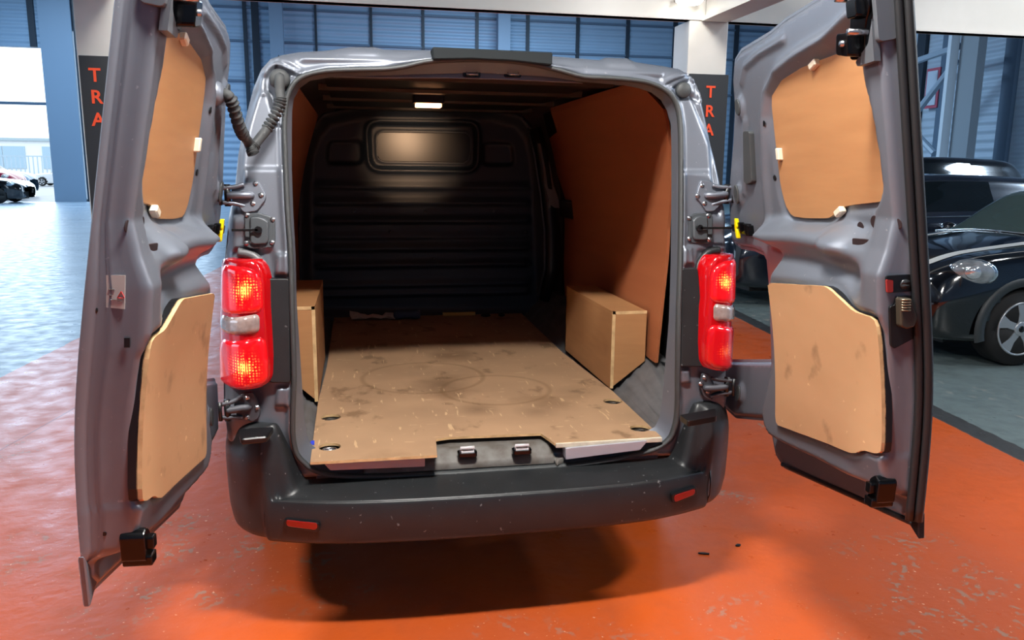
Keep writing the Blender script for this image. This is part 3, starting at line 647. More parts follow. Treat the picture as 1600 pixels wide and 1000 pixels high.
# ---- bumper
pa = [(-.90, .62), (-.902, .3), (-.885, .10), (-.84, .0), (-.755, -.065), (-.55, -.125), (-.3, -.15), (0, -.156), (.3, -.15), (.55, -.122), (.755, -.055), (.84, .01), (.885, .10), (.902, .3), (.90, .62)]
path = catmull([np.array(p) for p in pa], 26)
V = []; K = 0
for i, p in enumerate(path):
    t = path[min(i+1, len(path)-1)]-path[max(i-1, 0)]; t /= np.linalg.norm(t); nrm = np.array([t[1], -t[0]]); x = abs(p[0])
    we = float(ss(np.array(x), .745, .770))
    cs = [((p[0]*.93, .018), .512), ((p[0]*.96, -.045), .507), (p-nrm*.018, .492), (p-nrm*.004, .487), (p+nrm*.003, .478), (p+nrm*.010, .43), (p+nrm*.008, .380), (p-nrm*.004, .345), (p-nrm*.05, .335)]
    cp = [(p-nrm*.075, .715), (p-nrm*.05, .715), (p-nrm*.022, .70), (p-nrm*.008, .67), (p+nrm*.006, .60), (p+nrm*.004, .46), (p-nrm*.002, .395), (p-nrm*.018, .348), (p-nrm*.07, .33)]
    row = []
    for j, (a, b) in enumerate(zip(cs, cp)):
        g = float(ss(np.array(x), *((.675, .745), (.675, .75), (.71, .765), (.73, .765), (.735, .765))[j])) if j < 5 else we
        q = np.array(a[0])*(1-g)+np.array(b[0])*g; z = a[1]*(1-g)+b[1]*g; row.append(np.array([q[0], q[1], z]))
    rr = catmull(row, 4); K = len(rr); V += rr
Fc = [(i*K+j, (i+1)*K+j, (i+1)*K+j+1, i*K+j+1) for i in range(len(path)-1) for j in range(K-1)]
bump = mesh('bumper', V, Fc, DARKPL, VAN, True)
REFL = mat('red_reflector', '8c1512', .2, spec=.6, coat=.4)
for L_, m_ in (([(443,815),(499,815),(500,829),(441,829)], BLACK), ([(446,816),(497,815),(495,826),(447,826)], REFL), ([(1045,768),(1090,762),(1092,774),(1047,784)], BLACK), ([(1049,770),(1087,764),(1086,773),(1050,781)], REFL)):
    Yr = -.128 if L_[0][0] < 700 else -.115; red = m_ is REFL
    q = rnd([(onY(a, b, Yr)[0], onY(a, b, Yr)[2]) for a, b in L_], .01)
    # follow the bumper curve: slope of the face in plan
    def pm(a, b, d, s=1): return (a, float(np.interp(abs(a), [0, .3, .55, .755, .84], [-.156, -.15, -.1235, -.06, .005]))-.024+d+(.03*max(0, .40-b)), b)
    mb = MB(); mb.prism(q, pm, -.0065 if red else -.0045, .02); mb.build('bumper_reflector' if red else 'reflector_recess', m_, bump, bevel=.0015)
for sx in (-1, 1):
    mb = MB(); xs = .757; mb.tube([(sx*xs, -.0605+q*0-(.013 if 0 else 0)+dy, z) for q, dy, z in ((0, -.0, .488), (0, -.012, .44), (0, -.01, .40), (0, .01, .36))], .0028, 6); mb.build('bumper_seam', BLACK, bump, True)
# black step pads between bumper and body
for L_ in ([(372,672),(428,668),(418,684),(376,688)], [(1062,650),(1118,640),(1120,652),(1075,660)]):
    q = [tuple(onZ(a, b, .72)[:2]) for a, b in L_]; slab('step_pad', rnd(q, .01), lambda a, b, d: (a, b, d), .705, .724, BLACK, bump, .004)
# ---- tail lights
def lampY(x, z): a = abs(x); return -.035+float(lean(z))*.5+.14*max(0, (a-.765)/.115)**2.4
def lamp_uv(px, py):
    Y = 0
    for i in range(25): P = onY(px, py, Y); Y = .5*Y+.5*lampY(P[0], P[2])
    return (float(P[0]), float(P[2]))
lens_red = [None, None]
def lens_mat(name, cx, cz, strength, hot):
    m = mat(name, 'c00812', .12, coat=.7, spec=.6); nt = m.node_tree; N = nt.nodes; L = nt.links; b = N['Principled BSDF']
    tc = N.new('ShaderNodeTexCoord'); vo = N.new('ShaderNodeTexVoronoi'); vo.inputs['Scale'].default_value = 110; vo.inputs['Randomness'].default_value = .3; L.new(tc.outputs['Object'], vo.inputs[0])
    mp = N.new('ShaderNodeMapping'); mp.inputs['Scale'].default_value = (1, .0, 1); L.new(tc.outputs['Object'], mp.inputs[0])
    ln = N.new('ShaderNodeVectorMath'); ln.operation = 'LENGTH'; L.new(mp.outputs[0], ln.inputs[0])
    def rng(v, a, c, o0, o1):
        n = N.new('ShaderNodeMapRange'); n.inputs[1].default_value = a; n.inputs[2].default_value = c; n.inputs[3].default_value = o0; n.inputs[4].default_value = o1; L.new(v, n.inputs[0]); return n.outputs[0]
    def mul(a, c):
        n = N.new('ShaderNodeMath'); n.operation = 'MULTIPLY'; L.new(a, n.inputs[0])
        if isinstance(c, float): n.inputs[1].default_value = c
        else: L.new(c, n.inputs[1])
        return n.outputs[0]
    wv = N.new('ShaderNodeTexWave'); wv.inputs['Scale'].default_value = 46; wv.bands_direction = 'X'; wv.inputs['Distortion'].default_value = 1.5; L.new(tc.outputs['Object'], wv.inputs[0])
    fac = mul(rng(vo.outputs[0], .15, .45, 1.0, .0), rng(ln.outputs['Value'], .022, hot, 1., .0))
    core = mul(rng(ln.outputs['Value'], .0, .030, 1.2, 0.), rng(wv.outputs[1], .3, .8, .25, 1.))
    ad = N.new('ShaderNodeMath'); ad.use_clamp = True; L.new(fac, ad.inputs[0]); L.new(core, ad.inputs[1])
    mx = N.new('ShaderNodeMix'); mx.data_type = 'RGBA'; L.new(ad.outputs[0], mx.inputs[0]); mx.inputs[6].default_value = (.9, .008, .012, 1); mx.inputs[7].default_value = (1, .32, .05, 1)
    L.new(mx.outputs[2], b.inputs['Emission Color'])
    st = rng(ad.outputs[0], 0, 1, strength*.13, strength*1.9); L.new(st, b.inputs['Emission Strength'])
    return m
CLEAR = mat('clear_lens', '93827d', .08, coat=1, spec=.8, noise=.6, nscale=50, hex2='6c5a56')
LHOUS = mat('lamp_red_rim', 'a3060c', .15, coat=.6, emit='c00010', estr=.12)
def shape(L_): return [lamp_uv(*p) for p in L_]
HS = shape([(349,403),(398,407),(408,420),(413,440),(414,480),(417,520),(420,560),(420,592),(412,604),(352,600),(345,590),(344,540),(344,470),(346,415)])
TOP = shape([(354,412),(388,417),(404,425),(410,440),(412,480),(406,487),(352,487),(347,480),(348,420)])
MID = shape([(349,491),(402,490),(407,495),(407,515),(402,520),(350,517),(346,512),(346,496)])
BOT = shape([(350,528),(408,526),(416,532),(419,560),(419,592),(411,600),(353,598),(346,592),(345,538)])
def lamp(sx):
    def fl(q): return rnd([(x*(-sx), z) for x, z in q] if sx > 0 else q, .016)
    def mp(h):
        return lambda a, b, d: np.stack([a+np.sign(a)*d*.3, np.array([lampY(x, z) for x, z in zip(np.ravel(a), np.ravel(b))])-d, b], 1)
    hs = fl(HS)
    o = relief('tail_light', hs, lambda A, B: .006*np.sqrt(np.clip(sdf(hs, A, B)/.012, 0, 1)), mp(0), .006, LHOUS, VAN, floor=-.06)
    for nm, q, k in (('brake_lens', TOP, 0), ('reversing_lens', MID, 1), ('fog_lens', BOT, 2)):
        q2 = fl(q); c = np.mean(q2, 0)
        if k == 1: m_ = CLEAR
        else:
            stg = 2.6 if sx < 0 else (2.2 if k == 0 else .22)
            m_ = lens_mat('red_lens_%s%d' % ('l' if sx < 0 else 'r', k), c[0], c[1], stg, .062 if sx < 0 else .045)
        cx = c[0]*.985
        ob = relief(nm, q2, lambda A, B: .008+.010*np.sqrt(np.clip(sdf(q2, A, B)/.014, 0, 1)), mp(0), .005, m_, o, floor=.0, loc=(cx, lampY(cx, c[1])-.02, c[1]))
        if k != 1 and not (sx > 0 and k == 2): ob['label'] = 'glowing red lens'
        if k == 1: ob['label'] = 'clear colourless lens'
for sx in (-1, 1): lamp(sx)
# black panels beside the lamps, lamp surround
def rslab(name, L_, o0, o1, m_, bev=.004, r=.01, parent=None, mirror=False):
    q = px2(L_, o0+.02)
    q = rnd(q, r); return slab(name, q, lambda a, b, d: (a, float(lean(b))+d, b), o0, o1, m_, parent or VAN, bev, True)
rslab('lamp_side_trim', [(417,434),(453,434),(455,596),(422,596)], -.006, .05, DARKPL)
rslab('lamp_side_trim', [(1062,418),(1087,418),(1096,500),(1097,571),(1060,571)], -.006, .05, DARKPL)
def arc(pts, r, name, m_, seg=8, parent=None):
    mb = MB(); mb.tube(catmull(pts, 5), r, seg); return mb.build(name, m_, parent or VAN, True)
def rp(px, py, off): x, z = rearpt(px, py, off); return np.array([x, float(lean(z))+off, z])
LG = mat('grey_lamp_bezel', '5b5c5e', .45)
arc([rp(*p, .02) for p in ((372,394),(392,398),(407,410),(416,428),(420,470),(423,540),(425,596))], .014, 'lamp_surround', LG)
arc([rp(*p, .02) for p in ((1124,391),(1108,394),(1096,406),(1089,424),(1089,470),(1092,530),(1094,568))], .014, 'lamp_surround', DARKPL)
# ---- check strap plates, hinges
def hplate(sx, L_, off, bolts, name, m_, th=.006):
    pl = rslab(name, L_, off-th, off+.01, m_, .003, .008)
    for b in bolts: mb = MB(); c = rp(*b, off-th); bolt(mb, c, (0, -1, .0), .0055, .006); mb.build('bolt', STEEL, pl, True)
    return pl
# left / right upper hinges
def hinge(sx, L_, bolts, pin, m_):
    pl = hplate(sx, L_, .006, bolts, 'door_hinge', m_, .008)
    a = rp(*pin[0], .0); b = rp(*pin[1], -.0)
    mb = MB()
    for dz in (.026, -.026):
        mb.tube(catmull([a+[0, -.002, dz*1.3], (a+b)/2+[0, -.008, dz], b+[0, -.012, dz*.9], b+[sx*.02, -.012, dz*.8]], 4), [.007]*13, 8)
    mb.tube(catmull([a+[-sx*.03, -.004, 0], a+[0, -.014, 0], (a+b)/2+[0, -.014, 0], b+[0, -.012, 0]], 4), [.005, .01]+[.012]*9+[.010]*2, 8)
    mb.build('hinge_arm', m_, pl, True)
    mb = MB(); mb.tube([b+[0, -.008, -.034], b+[0, -.008, .034]], .010, 12); mb.tube([b+[sx*.02, -.02, -.03], b+[sx*.02, -.02, .03]], .006, 8); mb.build('hinge_pin', BLACK, pl, True)
HM = PAINT
hinge(-1, [(372,287),(405,283),(410,292),(417,304),(416,312),(402,330),(382,332),(374,322),(364,316),(362,296)], [(399,287),(408,305),(395,318)], [(382,305),(356,305)], HM)
hinge(1, [(1092,281),(1108,283),(1118,291),(1130,296),(1130,314),(1120,322),(1112,330),(1100,330),(1094,320),(1084,307)], [(1097,290),(1090,306),(1101,318)], [(1112,305),(1134,303)], HM)
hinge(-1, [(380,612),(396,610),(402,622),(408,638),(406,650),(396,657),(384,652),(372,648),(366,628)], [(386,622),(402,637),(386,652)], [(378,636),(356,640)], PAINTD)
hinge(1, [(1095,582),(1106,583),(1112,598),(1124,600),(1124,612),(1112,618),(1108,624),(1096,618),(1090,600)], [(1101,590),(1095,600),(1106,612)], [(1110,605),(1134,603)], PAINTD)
for sx, L_, bl_, c, e in ((-1, [(383,333),(405,332),(422,337),(431,343),(431,378),(426,386),(395,388),(384,384)], [(386,336),(426,343),(425,379),(385,380),(404,347),(403,372)], (404,359), (362,359)),
                          (1, [(1072,340),(1080,334),(1090,332),(1110,334),(1110,378),(1100,380),(1078,379),(1073,374)], [(1077,341),(1107,337),(1108,374),(1077,373),(1094,345),(1094,366)], (1092,356), (1143,356))):
    pl = hplate(sx, L_, .008, bl_, 'check_strap_plate', PLATE, .006)
    q = [((x-c[0])*.62+c[0], (y-c[1])*.8+c[1]) for x, y in L_]; s2 = rslab('plate_boss', q, -.012, .01, PLATE, .006, .01)
    s2.parent = pl; s2.location = (0, 0, 0)
    a = rp(*c, -.014); b = rp(*e, -.02); mb = MB(); mb.box((min(a[0], b[0]), a[1]-.012, a[2]-.004), (max(a[0], b[0]), a[1]-.006, a[2]+.004)); mb.tube([a+[0, .01, 0], a+[0, -.012, 0]], .012, 10); mb.build('check_strap', BLACK, pl, bevel=.001)
# top right grommet, left wiring hoses
c = rp(1068, 141, .012); mb = MB(); mb.tube([c+[0, .01, 0], c+[0, -.004, 0], c+[0, -.010, 0]], [.027, .027, .022], 24); mb.build('rubber_grommet', RUBBER, VAN, True)
c = rp(437, 124, .01)
def hose(pts, name, ribs, parent, r=.0140):
    pts = catmull([np.array(p) for p in pts], 24); L_ = len(pts); rr = []
    for i in range(L_):
        f = i/(L_-1); rib = any(a <= f <= b for a, b in ribs); rr.append(r+(.0045*(1 if (i % 4) < 2 else -1) if rib else .001))
    mb = MB(); mb.tube(pts, rr, 14); return mb.build(name, HOSE, parent, True)
p1 = rp(437, 122, -.03); p2 = rp(437, 165, -.035); p3 = rp(418, 200, -.045); p4 = rp(394, 232, -.07)
hs_ = hose([c, p1, (p1+p2)/2, p2, p3, (p3+p4)/2, p4], 'wiring_hose', [(.42, .68), (.92, 1)], VAN)
mb = MB(); mb.tube([c+[0, .01, 0], c+[0, -.006, 0], c+[0, -.016, 0]], [.032, .032, .024], 24); mb.build('hose_boot', HOSE, hs_, True)
# ================================================================== REAR DOORS (inner faces seen)
Wz = [0.5, .6, .9, 1.15, 1.3, 1.45, 1.6, 1.9]; Ww = [.10, .125, .140, .125, .105, .075, .068, .07]
def dpt(L_, off, s=1): return [ondoor(s, x, y, off) for x, y in L_]
RO = dpt([(1196,59),(1151,86),(1143,99),(1141,126),(1144,170),(1141,230),(1136,290),(1136,330),(1139,372),(1150,380),(1170,383),(1186,390),(1193,403),(1197,450),(1199,510),(1201,571),(1170,571),(1128,570),(1127,590),(1128,632),(1142,645),(1168,647),(1192,649),(1200,656),(1202,680),(1207,706),(1218,723)], .02)
zt0 = RO[0]
slope = (dpt([(1275,6)], .02)[0][1]-zt0[1])/(dpt([(1275,6)], .02)[0][0]-zt0[0])
UF = .915
ZB = dpt([(1434,828)], .03)[0][1]
ztop = zt0[1]+min(max(slope, -.1), .12)*(UF-zt0[0])
print('door top', zt0, slope, ztop, 'bottom', ZB, RO[-1])
DOUT = RO+[(UF-.03, ZB), (UF, ZB+.03), (UF, ztop-.02), (UF-.02, ztop), (dpt([(1219,39)], .02)[0][0], dpt([(1219,39)], .02)[0][1])]
PAN = dpt([(1330,25),(1285,62),(1240,92),(1206,116),(1191,145),(1185,180),(1186,270),(1191,340),(1197,380)], .03)+dpt([(1200,400),(1203,470),(1206,560)], .09)+dpt([(1207,640),(1212,668),(1222,690),(1240,700),(1300,728),(1370,765),(1420,790)], .05)
PAN = PAN+[(UF+.05, PAN[-1][1]), (UF+.05, ztop-.03), (PAN[0][0]+.1, ztop-.03)]
PLYU = dpt([(1334,76),(1290,92),(1240,112),(1218,124),(1209,142),(1208,165),(1214,220),(1222,290),(1230,322),(1240,338),(1262,341),(1298,341),(1322,322),(1350,318),(1380,315),(1396,302),(1400,290),(1396,250),(1388,195),(1382,165),(1370,135),(1356,112),(1352,80)], .006)
WIN = PLYU
PLYLO = dpt([(1199,442),(1288,447),(1296,452),(1330,484),(1337,488),(1360,495),(1367,501),(1371,520),(1377,707),(1368,709),(1347,703),(1337,708),(1328,708),(1290,692),(1214,664),(1211,655)], .117)
RIDGE = dpt([(1350,2),(1322,28),(1288,62),(1240,90),(1206,114),(1189,145),(1184,180),(1186,270),(1191,340),(1196,375)], .035)
Wz = [.5, .6, .75, .85, 1.0, 1.29, 1.35, 1.42, 1.6, 1.9]; Ww = [.075, .08, .09, .115, .128, .112, .085, .062, .065, .072]
Mz = [.5, 1.19, 1.215, 1.27, 1.29, 1.315, 1.335, 1.375, 1.395, 2.0]; Mw = [.104, .104, .098, .055, .058, .086, .082, .03, .012, .012]
def Wfree(z): return np.interp(z, Wz, Ww)
def door_depth(A, B):
    A = np.asarray(A, float); B = np.asarray(B, float)
    base = .010+0*A
    zz = B-.012*np.sin((A-.3)*7)                                   # the belt line dips and rises a little
    Wm = (np.interp(zz-.006, Mz, Mw)+np.interp(zz, Mz, Mw)+np.interp(zz+.006, Mz, Mw))/3
    Wm = np.where(B < 1.2, .07+(Wm-.07)*np.clip((B-.60)/.12, 0, 1), Wm)
    t = ss(A, .74, .86)
    Wp = Wm+(Wfree(B)-Wm)*t
    Wp = Wp+.022*(1-ss(np.hypot((A-.66)*1.0, (B-1.345)*1.2), .02, .075))*(1-t)
    a = ss(sdf(PAN, A, B), -.004, .030)
    D = base+(Wp-base)*a
    k = ss(sdf(PLYU, A, B), -.038, -.004); D = D*(1-k)+.002*k
    r_ = bead(A, B, RIDGE, .020); D += r_*np.interp(B, [1.3, 1.75, 1.85], [.012, .022, .040])*(1-t)
    sp = sdf(PLYLO, A, B); ks = ss(sp, -.016, .0); D = D*(1-ks)+np.minimum(D-.006, .100)*ks
    D += .010*bead(A, B, BD1, .009)
    for c, r in DOM: D += .012*(1-ss(np.hypot((A-c[0])*1.2, (B-c[1])*.9), r, r+.02))
    D += .010*bead(A, B, BD2, .014)
    q = np.abs(A-UF); D -= .012*(1-np.sqrt(np.clip(1-(np.clip(.012-q, 0, .012)/.012)**2, 0, 1)))
    return D
BD1 = dpt([(1157,130),(1162,105),(1185,84),(1222,62)], .015); BD2 = dpt([(1163,190),(1162,300)], .015)
DOM = [(dpt([(1158,168)], .012)[0], .022), (dpt([(1156,304)], .012)[0], .020), (dpt([(1158,614)], .012)[0], .02)]
# (the door is the same pressing on both sides, mirrored)
def dmap(s):
    H, d, n = frame(s)
    def g(a, b, dd):
        a = np.ravel(np.asarray(a, float)); b = np.ravel(np.asarray(b, float)); dd = np.ravel(np.asarray(dd, float))+0*a
        wv = dd+lean(b); P = H[None, :]+a[:, None]*d[None, :]+wv[:, None]*n[None, :]; P[:, 2] = b
        return P
    return g
def dp1(s, u, z, w_): return dmap(s)([u], [z], [w_])[0]
def dslab(name, s, q, w0, w1, m_, parent, bev=.0015, smooth=False):
    f = lambda a, b, d: tuple(dp1(s, a, b, d)); return slab(name, q, f, w0, w1, m_, parent, bev, smooth)
def surf(u, z): return float(door_depth(np.array([u]), np.array([z]))[0])
def dcap(s, c, w_, r, h, name, m_, parent, ry=None):
    mb = MB(); ry = ry or r; q = [(c[0]+r*math.cos(t), c[1]+ry*math.sin(t)) for t in np.linspace(0, 2*math.pi, 24, endpoint=False)]
    return dslab(name, s, q, w_, w_+h, m_, parent, .003, True)
def make_door(s):
    mp = dmap(s)
    SK = ((.001, .12), (.003, .30), (.005, .52), (.008, .60), (.006, .66), (.010, .72), (.008, .80), (.014, .86), (.020, .98), (.021, 1.02))
    V, F = relief('rear_door', DOUT, door_depth, mp, .0075, PAINT, VAN, skirt=SK, floor=.0, build=False)
    d = mesh('rear_door', V, F, PAINT, VAN, True)
    # outer skin
    q = [(u+.004*np.sign(u-.4), z) for u, z in DOUT]
    relief('door_skin', DOUT, lambda A, B: np.full(A.shape, -.010), mp, .03, PAINT, d, skirt=((.004, .3), (.012, 1.)), floor=.002)
    sh = lambda L_: L_
    # plywood
    pu = rnd(PLYU, .015); pz = .052
    o = relief('upper_plywood', pu, lambda A, B: np.full(A.shape, .011), mp, .025, PLYD, d, floor=.0, smooth=False)
    edge_mat(o, PLYE, lambda p, n_=Vector(frame(s)[2]): abs(p.normal.dot(n_)) < .6)
    o = relief('lower_plywood', rnd(PLYLO, .012), lambda A, B: np.full(A.shape, .117), mp, .02, PLYL, d, floor=.106, smooth=False)
    edge_mat(o, PLYE, lambda p, n_=Vector(frame(s)[2]): abs(p.normal.dot(n_)) < .6)
    o2 = relief('ply_gasket', rnd([((u-cL[0])*1.0+cL[0], (z-cL[1])*1.0+cL[1]) for u, z in PLYLO], .012), lambda A, B: np.full(A.shape, .108), mp, .02, BLACK, d, floor=.09, smooth=False)
    # grommets and slots on hinge edge
    for (c, r), ry in zip(DOM, (.026, .032, .030)):
        dcap(s, c, surf(*c)-.002, .016, .008, 'rubber_grommet', RUBBER, d, ry)
    if s > 0:
        q = rnd(dpt([(1166,205),(1176,205),(1180,285),(1172,289),(1167,285)], .015), .01)
        dslab('rubber_strip', s, q, .008, .028, RUBBER, d, .003, True)
    else:
        c = ondoor(-1, 349, 150, .03)
    for px, py in ((1199,193),(1210,278)):
        c = dpt([(px, py)], .012)[0]; dcap(s, c, surf(*c)-.002, .009, .004, 'round_hole', BLACK, d)
    for px, py, r in ((1317,355,.014),(1355,347,.016),(1394,350,.012)):
        c = dpt([(px, py)], .07)[0]; dcap(s, c, surf(*c)-.002, r, .003, 'panel_hole', mat('dark_cavity', '241416', .6), d)
    q = rnd(dpt([(1329,372),(1355,374),(1357,392),(1330,388)], .07), .006); c = np.mean(q, 0); dslab('panel_slot', s, q, surf(*c)-.004, surf(*c)+.002, mat('dark_cavity', '241416', .6), d, .001)
    # ply clips
    for px, py, a in ((1270,101,.35),(1216,241,1.57),(1310,331,.5)):
        c = dpt([(px, py)], .02)[0]; dx, dz = math.cos(a), math.sin(a); h = .018; k = .009
        q = [(c[0]+dx*h+dz*k, c[1]+dz*h-dx*k), (c[0]+dx*h-dz*k, c[1]+dz*h+dx*k), (c[0]-dx*h-dz*k, c[1]-dz*h+dx*k), (c[0]-dx*h+dz*k, c[1]-dz*h-dx*k)]
        cl_ = dslab('ply_clip', s, q, .006, .025, WHITEPL, d, .003)
    # door check end with its yellow clip
    c = dpt([(1163,355)], .05)[0] ; 
    mb = MB()
    for (u0, u1, z0, z1, w0, w1) in ((-.012, .012, -.013, .013, .01, .065), (.012, .07, -.018, .018, .012, .05), (.06, .085, -.022, .014, .012, .045), (.02, .05, -.01, .022, .04, .062)):
        q = [(CK[0]+u0, CK[1]+z0), (CK[0]+u1, CK[1]+z0), (CK[0]+u1, CK[1]+z1), (CK[0]+u0, CK[1]+z1)]; mb.prism(q, lambda a, b, dd: tuple(dp1(s, a, b, dd)), w0*.6, w1*.7)
    mb.build('door_check', BLACKG, d, bevel=.003)
    q = [(CK[0]+.020, CK[1]-.034), (CK[0]+.034, CK[1]-.034), (CK[0]+.036, CK[1]-.006), (CK[0]+.030, CK[1]), (CK[0]+.036, CK[1]+.006), (CK[0]+.034, CK[1]+.034), (CK[0]+.022, CK[1]+.034), (CK[0]+.016, CK[1])]
    yc_ = dslab('check_clip', s, rnd(q, .004), .036, .048, YELLOW, d, .002); yc_['label'] = 'yellow plastic clip'
    # lower latch
    lz = .0
    for (bu, bz) in (LATB,):
        mb = MB(); fm = lambda a, b, dd: tuple(dp1(s, a, b, dd)); W0 = surf(bu, bz+.02)
        mb.prism(rnd([(bu-.018, bz-.030), (bu+.022, bz-.030), (bu+.026, bz+.028), (bu+.006, bz+.040), (bu-.016, bz+.022)], .008), fm, W0-.03, W0+.018)
        mb.prism(rnd([(bu-.014, bz-.042), (bu+.018, bz-.042), (bu+.020, bz-.018), (bu-.016, bz-.018)], .006), fm, W0-.03, W0+.028)
        mb.prism(rnd([(bu-.010, bz-.008), (bu+.014, bz-.008), (bu+.014, bz+.020), (bu-.010, bz+.020)], .006), fm, W0, W0+.032)
        lt = mb.build('lower_latch', BLACKG, d, bevel=.003)
        mb = MB()
        for du, dz in ((.012, .015), (-.02, -.03), (.02, -.045)): a = dp1(s, bu+du, bz+dz, W0+.03); b = dp1(s, bu+du, bz+dz, W0+.053)
    # upper latch
    bu, bz = LATT; mb = MB(); fm = lambda a, b, dd: tuple(dp1(s, a, b, dd)); W0 = .05
    mb.prism(rnd([(bu-.06, bz-.05), (bu+.0, bz-.055), (bu+.01, bz+.02), (bu+.03, bz+.05), (bu+.02, bz+.12), (bu-.03, bz+.11), (bu-.05, bz+.02)], .012), fm, W0, W0+.035)
    mb.prism(rnd([(bu-.058, bz-.04), (bu-.01, bz-.05), (bu-.005, bz+.0), (bu-.05, bz+.005)], .01), fm, W0+.02, W0+.07)
    mb.prism(rnd([(bu-.02, bz+.03), (bu+.02, bz+.03), (bu+.02, bz+.07), (bu-.02, bz+.07)], .01), fm, W0+.02, W0+.06)
    mb.prism(rnd([(bu-.02, bz-.09), (bu+.02, bz-.10), (bu+.02, bz+.0), (bu+.0, bz+.0)], .012), fm, W0-.03, W0+.018)
    lt = mb.build('upper_latch', BLACKG, d, bevel=.003)
    for du, dz in ((.008, .0), (-.025, -.02), (-.03, .075)):
        mb = MB(); mb.tube([dp1(s, bu+du, bz+dz, W0+.03), dp1(s, bu+du, bz+dz, W0+.076)], .007, 10); mb.build('latch_pin', STEEL, d, True)
    # bracket round the latch, folded over the free edge
    q = rnd(dpt([(1369,27),(1386,27),(1388,82),(1373,85),(1370,94),(1340,104),(1337,97),(1356,70)], .085), .006)
    q = [(min(u, UF-.002), z) for u, z in q]
    br = dslab('latch_bracket', s, q, .070, .086, mat('grey_bracket', '6d7278', .4, .5), d, .003)
    zb_ = q[0][1]
    q2 = [(.034, 1.808), (.080, 1.800), (.082, 1.93), (.034, 1.93)]
    mb = MB(); mb.prism(rnd(q2, .012), lambda a, b, dd: tuple(dp1(s, dd, b, a)), UF-.004, UF+.010); mb.build('bracket_flange', mat('grey_bracket', '6d7278', .4, .5), d, bevel=.0015)
    # free-edge hardware
    fe = lambda a, b, dd: tuple(dp1(s, UF+.006+dd, b, a))
    if s > 0:
        mb = MB(); n_ = 40; zz = np.linspace(ZB+.01, ztop-.01, n_); pts = [dp1(s, UF+.022, z, .012) for z in zz]; pt2 = [dp1(s, UF+.014, z, .030) for z in zz]
        mb.tube(pts, .011, 8); mb.tube(pt2, .010, 8); w = mb.build('weatherstrip', mat('black_weatherstrip', '17181a', .5), d, True)
        def ed(L_):
            # pixels on the free edge face (plane u = UF)
            H, dd_, n_ = frame(1); out = []
            for x, y in L_:
                P = onpl(x, y, H+dd_*(UF+.006), dd_); z = P[2]; out.append((float(np.dot(P-H, n_))-float(lean(z)), float(z)))
            return out
        m_ = MB(); m_.prism(rnd(ed([(1384,431),(1427,428),(1430,433),(1430,455),(1385,458)]), .006), fe, -.004, .002); hb = m_.build('striker_recess', BLACK, d, bevel=.001)
        m_ = MB(); m_.prism(rnd(ed([(1389,505-26),(1397,477),(1400,463),(1428,461),(1433,470),(1433,525),(1396,545),(1391,540)]), .006), fe, -.004, .003); hb = m_.build('latch_cover', mat('black_cover', '0b0b0d', .45), d, bevel=.001)
        m_ = MB(); m_.prism(rnd(ed([(1398,464),(1416,464),(1420,480),(1425,495),(1420,508),(1408,512),(1399,508)]), .006), fe, .0, .022); hl = m_.build('release_lever', mat('dark_olive_plastic', '3a352c', .35), d, bevel=.004)
        m_ = MB()
        for k in range(5): 
            e_ = ed([(1399, 466+k*4), (1412, 466+k*4)]); m_.tube([fe(e_[0][0], e_[0][1], .024), fe(e_[1][0], e_[1][1], .024)], .0025, 6)
        m_.build('lever_ribs', mat('rib_brass', '8a826c', .35, .4), d, True)
        m_ = MB(); m_.prism(rnd(ed([(1384,436),(1394,438),(1394,456),(1385,457)]), .003), fe, -.002, .004); rr = m_.build('red_marker', mat('red_marker', '8c2a26', .4), d)
        c = ed([(1413,444)])[0]; m_ = MB(); m_.tube([fe(c[0], c[1], .001), fe(c[0], c[1], .006), fe(c[0], c[1], .004)], [.012, .012, .008], 16); m_.build('latch_ring', mat('ring', '3a3c3e', .3, .4), d, True)
        q = dpt([(1436,829),(1442,810),(1450,812),(1457,834)], .0)
        cq = [(UF-.03, ZB-.002), (UF+.030, ZB-.035), (UF+.022, ZB+.03), (UF, ZB+.03)]; dslab('corner_rubber', s, cq, -.006, .012, BLACK, d, .003)
        mb = MB(); zz = [dp1(s, u, float(np.interp(u, [RO[-1][0], UF], [RO[-1][1], ZB]))-.006, .008) for u in np.linspace(RO[-1][0], UF, 12)]; mb.tube(zz, .008, 8); mb.build('bottom_seal', mat('black_weatherstrip', '17181a', .5), d, True)
    else:
        def ed(L_):
            H, dd_, n_ = frame(-1); out = []
            for x, y in L_:
                P = onpl(x, y, H+dd_*(UF+.006), dd_); z = P[2]; out.append((float(np.dot(P-H, n_))-float(lean(z)), float(z)))
            return out
        m_ = MB(); m_.prism(ed([(166,430),(196,430),(195,483),(166,480)]), fe, -.001, .0012); st = m_.build('warning_sticker', mat('sticker_grey', 'a9aaa8', .5), d); st['label'] = 'pale grey warning sticker'
        m_ = MB(); t_ = ed([(190,455),(184,465),(195,465)]); 
        for a, b in ((0, 1), (1, 2), (2, 0)): m_.tube([fe(t_[a][0], t_[a][1], .002), fe(t_[b][0], t_[b][1], .002)], .0009, 4)
        m_.build('warning_triangle', mat('tri_red', 'b03030', .5), d)
        m_ = MB()
        for (xa, xb, y) in ((170,180,452),(172,176,461),(184,192,470),(174,182,468)): t_ = ed([(xa, y), (xb, y)]); m_.tube([fe(t_[0][0], t_[0][1], .0018), fe(t_[1][0], t_[1][1], .0018)], .0007, 4)
        m_.build('sticker_lines', mat('tri_ink', '60605e', .5), d)
        c = ed([(130,484)])[0]; m_ = MB(); m_.tube([fe(max(c[0], .012), c[1], -.002), fe(max(c[0], .012), c[1], .004), fe(max(c[0], .012), c[1], .005)], [.009, .009, .006], 18); m_.build('rubber_buffer', BLACK, d, True)
